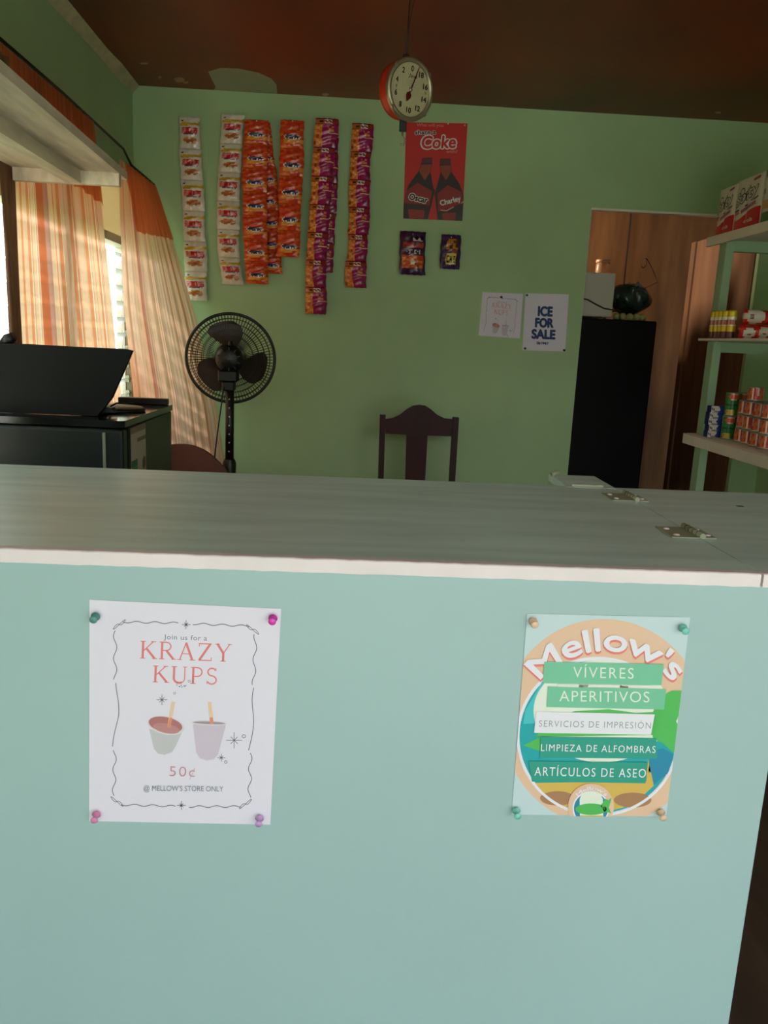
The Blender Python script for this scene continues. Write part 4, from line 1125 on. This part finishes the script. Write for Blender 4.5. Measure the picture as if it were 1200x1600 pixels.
# narrow brown strip at the left edge
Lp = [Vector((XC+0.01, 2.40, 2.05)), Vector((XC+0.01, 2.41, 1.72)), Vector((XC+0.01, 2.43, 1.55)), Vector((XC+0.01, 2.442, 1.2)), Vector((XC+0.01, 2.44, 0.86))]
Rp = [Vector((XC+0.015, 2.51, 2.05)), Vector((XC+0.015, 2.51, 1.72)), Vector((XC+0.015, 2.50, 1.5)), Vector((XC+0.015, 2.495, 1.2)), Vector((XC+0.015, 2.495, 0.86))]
M_BROWN = mat('brown_strip_cloth', (120, 84, 58), 0.9, trans=0.12)  # darker and less translucent than the striped cloth
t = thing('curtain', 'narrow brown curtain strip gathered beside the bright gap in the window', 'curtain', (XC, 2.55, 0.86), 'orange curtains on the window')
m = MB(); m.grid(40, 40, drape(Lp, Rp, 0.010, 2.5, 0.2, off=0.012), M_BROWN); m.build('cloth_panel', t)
# panel at the very edge, beyond the bright gap
t = thing('curtain', 'orange striped curtain edge left of the bright window gap, mostly out of view', 'curtain', (XC, 2.3, 0.86), 'orange curtains on the window')
m = MB(); m.grid(60, 30, drape([Vector((XC, 2.29, 2.09)), Vector((XC, 2.29, 0.88))], [Vector((XC, 2.38, 2.09)), Vector((XC, 2.405, 0.88))], 0.006, 2, 0.7), M_CLOTH, cloth_col(3, stripes=())); m.build('cloth_panel', t)
# rod
m = MB(); rp = [Vector((XC, 2.0, 2.105)), Vector((XC, 3.0, 2.10)), Vector((XC, 3.76, 2.082)), pY(205, 258, 3.93), pY(241, 289, YB-0.012)]
m.tube(rp, 0.0055, BLACK, 8)
for y in (2.05,): m.tube([(XL-0.0, y, 2.10), (XC, y, 2.10)], 0.005, BLACK, 6)
tag(m.build('curtain_rod', None, (XC, 3.0, 2.10)), 'thin black curtain rod along the top of the window', 'curtain rod')

# ================================================================== SHELVING UNIT ON THE RIGHT
SX0, SYE, SYN = 1.512, 3.60, 1.80
SXW = XR-0.004
su = thing('shelving_unit', 'white and green open shelving unit along the right wall', 'shelving unit', (1.8, 2.7, 0))
ZB3, ZB2, ZB1 = 1.826, 1.402, 0.986      # tops of the boards
for z, th_ in ((ZB3, 0.014), (ZB2, 0.010), (ZB1, 0.014)):
    m = MB(); m.box((SX0+0.002, SYN, z-th_), (SXW, SYE, z), SHELFW, 0.001); m.build('shelf_board', su)
for z, h_ in ((ZB3, 0.040), (ZB1, 0.046)):
    m = MB(); m.box((SX0-0.012, SYN, z-h_), (SX0+0.001, SYE+0.004, z-0.002), SHELFW, 0.001); m.build('shelf_fascia', su)
for (y, x) in ((3.530, 1.556), (1.86, 1.556)):
    for za, zb in ((0, ZB1-0.015), (ZB1+0.0005, ZB2-0.011), (ZB2+0.0005, ZB3-0.015)):
        m = MB(); m.box((x, y, za), (x+0.036, y+0.066, zb), POST, 0.002); m.build('post', su)
for y in (3.530, 1.86):
    for z in (ZB3-0.015, ZB2-0.011, ZB1-0.015):
        m = MB(); m.box((1.594, y+0.01, z-0.045), (SXW, y+0.04, z), POST); m.build('cross_rail', su)
m = MB(); p = onX(1120, 533, SX0); m.tube([(SX0+0.004, p.y, ZB2-0.008), (SX0-0.002, p.y+0.01, ZB2-0.026)], 0.0016, TRIM, 6); m.build('bent_nail', su)

# ---- toilet paper packs on the top board
TPW = mat('pack_white_film', (226, 214, 194), 0.25, spec=0.6, bump=0.1, bscale=30); TPR = mat('pack_red_print', (206, 22, 44), 0.3); TPD = mat('pack_dark_print', (42, 34, 44), 0.3); TPP = mat('pack_mauve_print', (176, 96, 122), 0.3); TPG = mat('pack_green_print', (40, 120, 56), 0.3); TPY = mat('pack_amber_print', (206, 150, 60), 0.3)
def paper_pack(label, ya, yb_, h, red=True):
    """face towards the aisle (-x); ya far edge, yb_ near edge"""
    x0, z0 = 1.526, ZB3+0.0008; D = 0.105; m = MB()
    def pill(u, v):
        return 0.010*(max(0, math.sin(PI*u))**0.4)*(max(0, math.sin(PI*v))**0.4)-0.004*math.exp(-((u-0.5)/0.05)**2)*math.sin(PI*v)
    def face(u, v): return Vector((x0+0.008-pill(u, v), ya+(yb_-ya)*u, z0+h*(1-v)))
    m.grid(16, 16, face, TPW)
    m.grid(16, 16, lambda u, v: Vector((x0+D+pill(u, v), ya+(yb_-ya)*u, z0+h*(1-v))), TPW, flip=True)
    for v0 in (0, 1): m.grid(16, 4, lambda u, v: Vector((x0+0.008+(D-0.008)*v, ya+(yb_-ya)*u, z0+h*(1-v0))).lerp(Vector((x0+0.008+(D-0.008)*v, ya+(yb_-ya)*u, z0+h*(1-v0))), 0), TPW)
    for u0 in (0, 1): m.grid(4, 16, lambda u, v: Vector((x0+0.008+(D-0.008)*u, ya+(yb_-ya)*u0+(1 if u0 else -1)*-0.006*math.sin(PI*u)*math.sin(PI*v), z0+h*(1-v))), TPW)
    o = m.build('toilet_paper_pack', None, (x0+D/2, (ya+yb_)/2, z0)); tag(o, label, 'toilet paper', 'toilet paper packs on the top shelf')
    q = MB()
    def fn(u, v, l): p = face(min(1, max(0, u)), min(1, max(0, v))); return Vector((p.x-0.0006-l, p.y, p.z))
    S = Sheet(q, fn)
    def band(top, bot, mm, n=22):
        for i in range(n):
            a, c = i/n, (i+1)/n; k = 6
            for j in range(k):
                f = lambda u, t: top(u)+(bot(u)-top(u))*t
                S.poly([(a, f(a, j/k)), (c, f(c, j/k)), (c, f(c, (j+1)/k)), (a, f(a, (j+1)/k))], mm)
    wave = lambda u: 0.80-0.17*(1/(1+math.exp(-(u-0.5)*9)))
    if red:
        S.lay(0.0002); band(wave, lambda u: 0.995, TPR); S.lay(0.0004)
        
        S.bold('Softy', 0.07, 0.53, 0.90, 0.36, 0.22, TPD, 0.022, 0.2); S.bold('Softy', 0.07, 0.53, 0.90, 0.36, 0.22, TPW, 0.003, 0.2)
        S.lay(0.0002); S.stroke([(0.06, 0.62), (0.5, 0.55), (0.92, 0.44)], 0.03, TPD); S.stroke([(0.34, 0.66), (0.62, 0.60), (0.86, 0.54)], 0.07, TPP); S.stroke([(0.10, 0.68), (0.26, 0.65)], 0.05, TPP)
        S.stroke([(0.30+0.09*math.cos(a), 0.27+0.075*math.sin(a)) for a in [2*PI*i/16 for i in range(16)]], 0.02, TPD, True)
        S.text('4 rolls', 0.46, 0.90, 0.80, 0.88, 0.07, TPW, 0.03); S.stroke([(0.68, 0.10), (0.90, 0.07)], 0.05, mat('pack_maroon_print', (150, 40, 56), 0.3))
    else:
        S.lay(0.0002); band(lambda u: 0.80, lambda u: 0.995, TPG); band(lambda u: 0.02, lambda u: 0.16, TPG); band(lambda u: 0.58, lambda u: 0.74, TPY)
        S.lay(0.0004); S.stroke([(0.05, 0.42), (0.6, 0.34)], 0.10, mat('pack_grey_print', (120, 120, 132), 0.3))
    q.build('printed_lettering', o)
    return o
paper_pack('white and red toilet paper pack at the far end of the top shelf', 3.600, 3.440, 0.190)
paper_pack('larger white and red toilet paper pack beside the green-printed pack', 3.432, 3.218, 0.196)
paper_pack('toilet paper pack with green and amber print on the top shelf', 3.205, 3.02, 0.20, False)

# ---- striped tubes on the middle board
def col_tube(u, v, i=0): pass
def tube_col(a, z, i):
    f = (z-0.0)
    if f > 0.082: return c_(232, 200, 30)
    if f > 0.074: return c_(240, 232, 210)
    if f > 0.052: return c_(190, 92, 80) if (a*10) % 2 < 1.4 else c_(222, 180, 150)
    if f > 0.047: return c_(240, 226, 190)
    if f > 0.026: return c_(230, 190, 40)
    return c_(100, 48, 40)
lab = ['yellow and maroon tube standing beside the green shelf post', 'yellow and maroon tube second from the shelf post', 'yellow and maroon tube third from the shelf post', 'yellow and maroon tube fourth from the shelf post', 'yellow and maroon tube touching the red flowered packs']
for i in range(5):
    y = 3.500-0.0365*i if i < 4 else 3.352
    m = MB(); P = Vector((1.5325 if i < 4 else 1.540, y, ZB2+0.0005)); pr = [(0, 0), (0.0165, 0), (0.0175, 0.003)]+[(0.0175, 0.004+0.0039*k) for k in range(1, 27)]+[(0.0175, 0.109), (0.015, 0.112), (0, 0.112)]
    m.lathe(pr, M_TIN, Matrix.Translation(P), 20, colf=lambda a, z, k: tube_col(a, z, k))
    tag(m.build('snack_tube', None, P), lab[i], 'snack tube', 'yellow tubes on the middle shelf')

# ---- red flowered packs
def col_cookie(u, v):
    r = c_(206, 30, 26)
    for cx, cy, rx, ry in ((0.10, 0.62, 0.075, 0.40), (0.30, 0.55, 0.07, 0.42), (0.42, 0.52, 0.06, 0.42)):
        if ((u-cx)/rx)**2+((v-cy)/ry)**2 < 1:
            return c_(170, 50, 40) if ((u-cx)/rx)**2+((v-cy-0.1)/ry)**2 < 0.05 else c_(232, 222, 206)
    if u > 0.55 and v > 0.72: return c_(226, 214, 200)
    if u > 0.52 and 0.3 < v < 0.6: return c_(236, 176, 60) if u < 0.66 else c_(96, 30, 26)
    return r if hsh(int(u*18), int(v*7), 2) > 0.2 else c_(232, 60, 44)
def col_cookie2(u, v):
    if ((u-0.13)/0.13)**2+((v-0.45)/0.55)**2 < 1: return c_(234, 224, 208) if ((u-0.08)/0.03)**2+((v-0.5)/0.16)**2 > 1 else c_(120, 60, 40)
    if ((u-0.40)/0.07)**2+((v-0.18)/0.18)**2 < 1: return c_(60, 28, 24)
    if 0.56 < u and 0.45 < v < 0.85: return c_(238, 180, 70) if u < 0.7 else c_(90, 28, 24)
    if 0.5 < u < 0.62 and v < 0.2: return c_(232, 150, 90)
    return c_(208, 32, 26) if hsh(int(u*16), int(v*8), 4) > 0.2 else c_(234, 66, 48)
def pillow_pack(label, x0, x1, y0, y1, z0, z1, colf, name, cat, group):
    m = MB(); cy_ = (y0+y1)/2
    def f(sg):
        def g(u, v):
            e = (max(0, math.sin(PI*u))**0.25)*(max(0, math.sin(PI*v))**0.35)
            w = 0.0012*math.sin(u*40)*(abs(u-0.5)*2)**4
            return Vector((x0+(x1-x0)*u, cy_+sg*((y1-y0)/2*e+w), z1+(z0-z1)*v))
        return g
    m.grid(40, 12, f(-1), M_PRINT, colf); m.grid(40, 12, f(1), M_PRINT, colf, flip=True)
    return tag(m.build(name, None, ((x0+x1)/2, cy_, z0)), label, cat, group)
gk = 'red flowered packs on the middle shelf'
pillow_pack('lower red pack with white flower prints on the middle shelf', 1.545, 1.82, 3.24, 3.335, ZB2+0.0005, ZB2+0.058, col_cookie, 'cookie_pack', 'cookie pack', gk)
pillow_pack('upper red pack lying on another red flowered pack', 1.557, 1.83, 3.245, 3.335, ZB2+0.0595, ZB2+0.115, col_cookie2, 'cookie_pack', 'cookie pack', gk)

# ---- blue and white boxes
def soap_box(P, label, k):
    m = MB(); w, d_, h = 0.068, 0.036, 0.0262
    m.box((P.x, P.y, P.z), (P.x+w, P.y+d_, P.z+h), M_CARD, 0.0, col=c_(24, 42, 110))
    def colf(u, v):
        if u < 0.04: return c_(24, 36, 80)
        if u < 0.56 + 0.05*math.sin(v*7+k):
            for cx in (0.10, 0.20):
                if ((u-cx)/0.035)**2+((v-0.45-0.1*(cx > 0.15))/0.25)**2 < 1: return c_(40, 34, 60)
            if 0.80 < v and u > 0.22: return c_(140, 136, 150)
            return c_(222, 216, 206)
        return c_(30, 62, 150) if hsh(int(u*12), int(v*4), k) > 0.3 else c_(20, 44, 120)
    m.grid(30, 8, lambda u, v: Vector((P.x+w*u, P.y-0.0005, P.z+h*(1-v))), M_CARD, colf)
    return tag(m.build('soap_box', None, P), label, 'soap box', 'blue and white boxes on the bottom shelf')
names = ['blue and white box at the bottom of its stack on the bottom shelf', 'blue and white box second from the bottom of its stack', 'blue and white box in the middle of its stack', 'blue and white box second from the top of its stack', 'blue and white box on top of its stack beside the green cans']
for i in range(5): soap_box(Vector((1.536+0.003*math.sin(i*2), 3.440, ZB1+0.0006+0.0268*i)), names[i], i)

# ---- cans
def can(P, r, h, colf, label, cat, group, name, body=M_TIN):
    t = thing(name, label, cat, P, group)
    m = MB(); pr = [(r, 0.004)]+[(r, 0.004+(h-0.008)*k/16) for k in range(1, 17)]
    m.lathe(pr, body, Matrix.Translation(P), 28, colf=lambda a, z, k: colf(a, (z-0.004)/(h-0.008))); m.build('label_wrap', t)
    m = MB(); m.lathe([(0, h-0.0025), (r*0.88, h-0.0025), (r*0.92, h), (r*1.015, h), (r*1.015, h-0.004), (r, h-0.005)], METAL, Matrix.Translation(P), 28); m.build('can_end', t)
    m = MB(); m.lathe([(0, 0.002), (r*0.9, 0.002), (r*1.015, 0), (r*1.015, 0.004), (r, 0.005)], METAL, Matrix.Translation(P), 28); m.build('can_end', t)
    return t
def recol(t, P, label):
    return copy_tree(t, P, label)
def col_green(a, f):
    a = (a+0.5) % 1
    if f < 0.20 and 0.05 < (a*3) % 1 < 0.75: return c_(206, 176, 70) if hsh(int(a*20), int(f*12)) > 0.3 else c_(160, 120, 60)
    if f > 0.66 and ((((a*2.5) % 1)-0.5)/0.34)**2+((f-0.82)/0.16)**2 < 1: return c_(206, 84, 60) if 0.74 < f < 0.92 else c_(226, 170, 140)
    if 0.40 < f < 0.48: return c_(16, 60, 30)
    return c_(40, 130, 52) if ((a*5) % 1) < 0.6 else c_(20, 90, 44)
def col_red(a, f):
    k = (a*4) % 1
    if f < 0.06 or f > 0.95: return c_(224, 200, 180)
    if k < 0.40: return c_(214, 106, 60) if hsh(int(k*14), int(f*7), 1) > 0.35 else c_(180, 66, 44)
    if k < 0.46: return c_(240, 214, 190)
    if k < 0.75: return c_(188, 36, 40) if f > 0.3 else c_(206, 70, 56)
    return c_(196, 186, 178) if f > 0.35 else c_(186, 50, 50)
gg, gr = 'green cans on the bottom shelf', 'red tins on the bottom shelf'
zb = ZB1+0.0006
P0 = Vector((1.606, 3.40, zb)); g0 = can(P0, 0.0275, 0.098, col_green, 'tall green can at the bottom beside the blue boxes', 'can', gg, 'food_can')
recol(g0, P0+Vector((0.003, 0, 0.0985)), 'tall green can stacked on another, beside the blue boxes')
recol(g0, P0+Vector((0.064, 0.035, 0)), 'tall green can at the bottom behind the red tins'); recol(g0, P0+Vector((0.066, 0.035, 0.0985)), 'tall green can on the upper row behind the red tins')
cols = [(1.624, 3.305), (1.620, 3.232), (1.612, 3.150), (1.607, 3.07), (1.690, 3.28), (1.684, 3.20)]
where = ['nearest the green cans', 'second from the green cans', 'third from the green cans', 'farthest from the green cans', 'rear, close to the green cans', 'rear, farther from the green cans']
r0 = None
for ci, (x, y) in enumerate(cols):
    for lv_, nm in ((0, 'bottom'), (1, 'middle'), (2, 'top')):
        P = Vector((x+0.002*math.sin(ci*3+lv_), y, zb+0.0575*lv_)); L_ = f'squat red tin at the {nm} of the stack {where[ci]}'
        if r0 is None: r0 = can(P, 0.0305, 0.057, col_red, L_, 'tin', gr, 'food_tin')
        else:
            c2 = recol(r0, P, L_); c2.rotation_euler.z = 0.5*hsh(ci, lv_)-0.2
c2 = recol(r0, Vector((1.64, 3.285, zb+0.1725)), 'squat red tin lying highest of all, across two red stacks')
c2.location = Vector((cols[1][0]+0.002, cols[1][1]+0.004, zb+0.1727))

# ================================================================== BACK ROOM
RFX0, RFX1, RFY0, RFY1, RFZ = 1.14, 1.655, 4.50, 5.08, 1.500
t = thing('refrigerator', 'tall dark refrigerator standing in the back room doorway', 'refrigerator', ((RFX0+RFX1)/2, 4.8, 0))
m = MB(); m.box((RFX0, RFY0+0.06, 0.04), (RFX1, RFY1, RFZ), FRIDGED, 0.006); m.build('body', t)
m = MB(); m.box((RFX0, RFY0, 0.06), (RFX1, RFY0+0.054, RFZ), FRIDGED, 0.008, seg=2); d1 = m.build('door', t)
m = MB(); m.box((RFX0+0.02, RFY0-0.02, 0.62), (RFX0+0.04, RFY0-0.008, 0.96), BLACK, 0.003); m.box((RFX0+0.022, RFY0-0.012, 0.63), (RFX0+0.038, RFY0+0.003, 0.65), BLACK); m.box((RFX0+0.022, RFY0-0.012, 0.93), (RFX0+0.038, RFY0+0.003, 0.95), BLACK); m.build('handle', d1)
for x in (RFX0+0.04, RFX1-0.04):
    for y in (RFY0+0.1, RFY1-0.05): m = MB(); m.lathe([(0.018, 0), (0.018, 0.045)], BLACK, Matrix.Translation((x, y, 0)), 10); m.build('foot', t)
MW = mat('microwave_enamel', (214, 206, 190), 0.4)
t = thing('microwave_oven', 'white microwave on the dark refrigerator, its side crossed by a black cable', 'microwave', (1.28, 4.7, RFZ))
zc = RFZ+0.002; mx1 = 1.408; mzt = 1.742
m = MB(); m.box((1.145, 4.52, zc+0.008), (mx1, 4.88, mzt), MW, 0.008, seg=2); m.build('body', t)
for x in (1.17, mx1-0.03):
    for y in (4.56, 4.84):
        m = MB(); m.lathe([(0.010, 0), (0.010, 0.010)], BLACK, Matrix.Translation((x, y, zc-0.0015)), 10); m.build('foot', t)
m = MB(); Yc = 4.516; m.tube([onY(x, y, Yc) for x, y in ((905, 466), (918, 468), (932, 476), (944, 482), (956, 484), (966, 484), (969, 486))]+[Vector((mx1+0.012, 4.60, 1.545)), Vector((mx1+0.012, 4.86, 1.53))], 0.004, BLACK, 6); m.build('power_cord', t)
JG = mat('jar_glass_brown', (176, 140, 104), 0.2, trans=0.5)
P = onY(941, 426, 4.66); P.z = mzt+0.0008; t = thing('glass_jar', 'brownish glass jar standing on the white microwave', 'jar', P)
m = MB(); m.lathe([(0, 0.001), (0.036, 0.001), (0.038, 0.008), (0.038, 0.055), (0.034, 0.062), (0.032, 0.064)], JG, Matrix.Translation(P), 20); m.build('body', t)
m = MB(); m.lathe([(0.036, 0.0645), (0.040, 0.065), (0.040, 0.078), (0.037, 0.081), (0, 0.082)], mat('jar_lid_tan', (150, 110, 80), 0.4), Matrix.Translation(P), 20); m.build('lid', t)
# bag of produce
P = Vector((1.545, 4.66, RFZ)); t = thing('produce_bag', 'dark green bag bulging over pale round fruit on the refrigerator', 'bag', P)
BAG = mat('dark_green_bag_film', (26, 52, 48), 0.25, spec=0.7, var=0.3, vscale=14, bump=0.4, bscale=22); BAGL = mat('clear_bag_film', (120, 124, 112), 0.2, spec=0.7)
m = MB()
def bagf(u, v):
    a = 2*PI*u; z = v; r = 0.095*(math.sin(PI*min(1, 0.12+0.88*(1-v)))**0.45) if v < 0.999 else 0.01
    r *= 1+0.10*math.sin(a*3+z*5)+0.06*math.sin(a*7+2)+0.04*math.sin(a*13+z*9)
    return Vector((P.x+r*1.12*math.cos(a), P.y+r*0.9*math.sin(a), P.z+0.040+0.155*z+0.010*math.sin(a*2)))
m.grid(48, 20, bagf, BAG); m.build('bag_film', t)
m = MB()
for i, (dx, dz) in enumerate(((-0.02, 0.2), (0.025, 0.205))):
    m.tube([P+Vector((dx-0.02, -0.02, 0.17)), P+Vector((dx, -0.03, dz)), P+Vector((dx+0.035, -0.01, 0.175))], [0.016, 0.010, 0.014], BAGL, 8)
m.build('knotted_top', t)
FR_ = mat('pale_green_fruit', (176, 180, 116), 0.5, var=0.15, vscale=20)
spots = [(-0.088, -0.055), (-0.058, -0.078), (-0.022, -0.088), (0.016, -0.088), (0.05, -0.076), (-0.07, -0.02), (0.07, -0.045)]
fl_ = ['leftmost pale green fruit under the dark bag, against the microwave', 'pale green fruit second along under the dark bag', 'pale green fruit third along under the dark bag', 'pale green fruit in the middle under the dark bag', 'pale green fruit fifth along under the dark bag', 'pale green fruit tucked deeper beneath the dark bag', 'rightmost pale green fruit under the dark bag']
f0 = None
for i, (dx, dy) in enumerate(spots):
    Q = Vector((P.x+dx, P.y+dy, RFZ+0.0005))
    if f0 is None:
        m = MB(); m.lathe([(0, 0), (0.010, 0.002), (0.017, 0.011), (0.0185, 0.020), (0.016, 0.031), (0.008, 0.038), (0.002, 0.037), (0, 0.036)], FR_, Matrix.Translation(Q), 16)
        f0 = tag(m.build('fruit', None, Q), fl_[0], 'fruit', 'pale fruit on the refrigerator')
    else: copy_tree(f0, Q, fl_[i])
m = MB(); m.tube([onY(x, y, 4.68) for x, y in ((1001, 414), (1002, 417), (1005, 418.5), (1008, 416.5), (1009.5, 412), (1008, 406), (1008.5, 403.5), (1010, 404), (1014, 410), (1019, 420), (1024, 432), (1027, 441))]+[Vector((1.575, 4.69, 1.66))], 0.0026, MAHOG, 6)
tag(m.build('wire_hook', None, (1.55, 4.68, 1.66)), 'thin bent wire hook rising out of the dark green bag', 'hook')
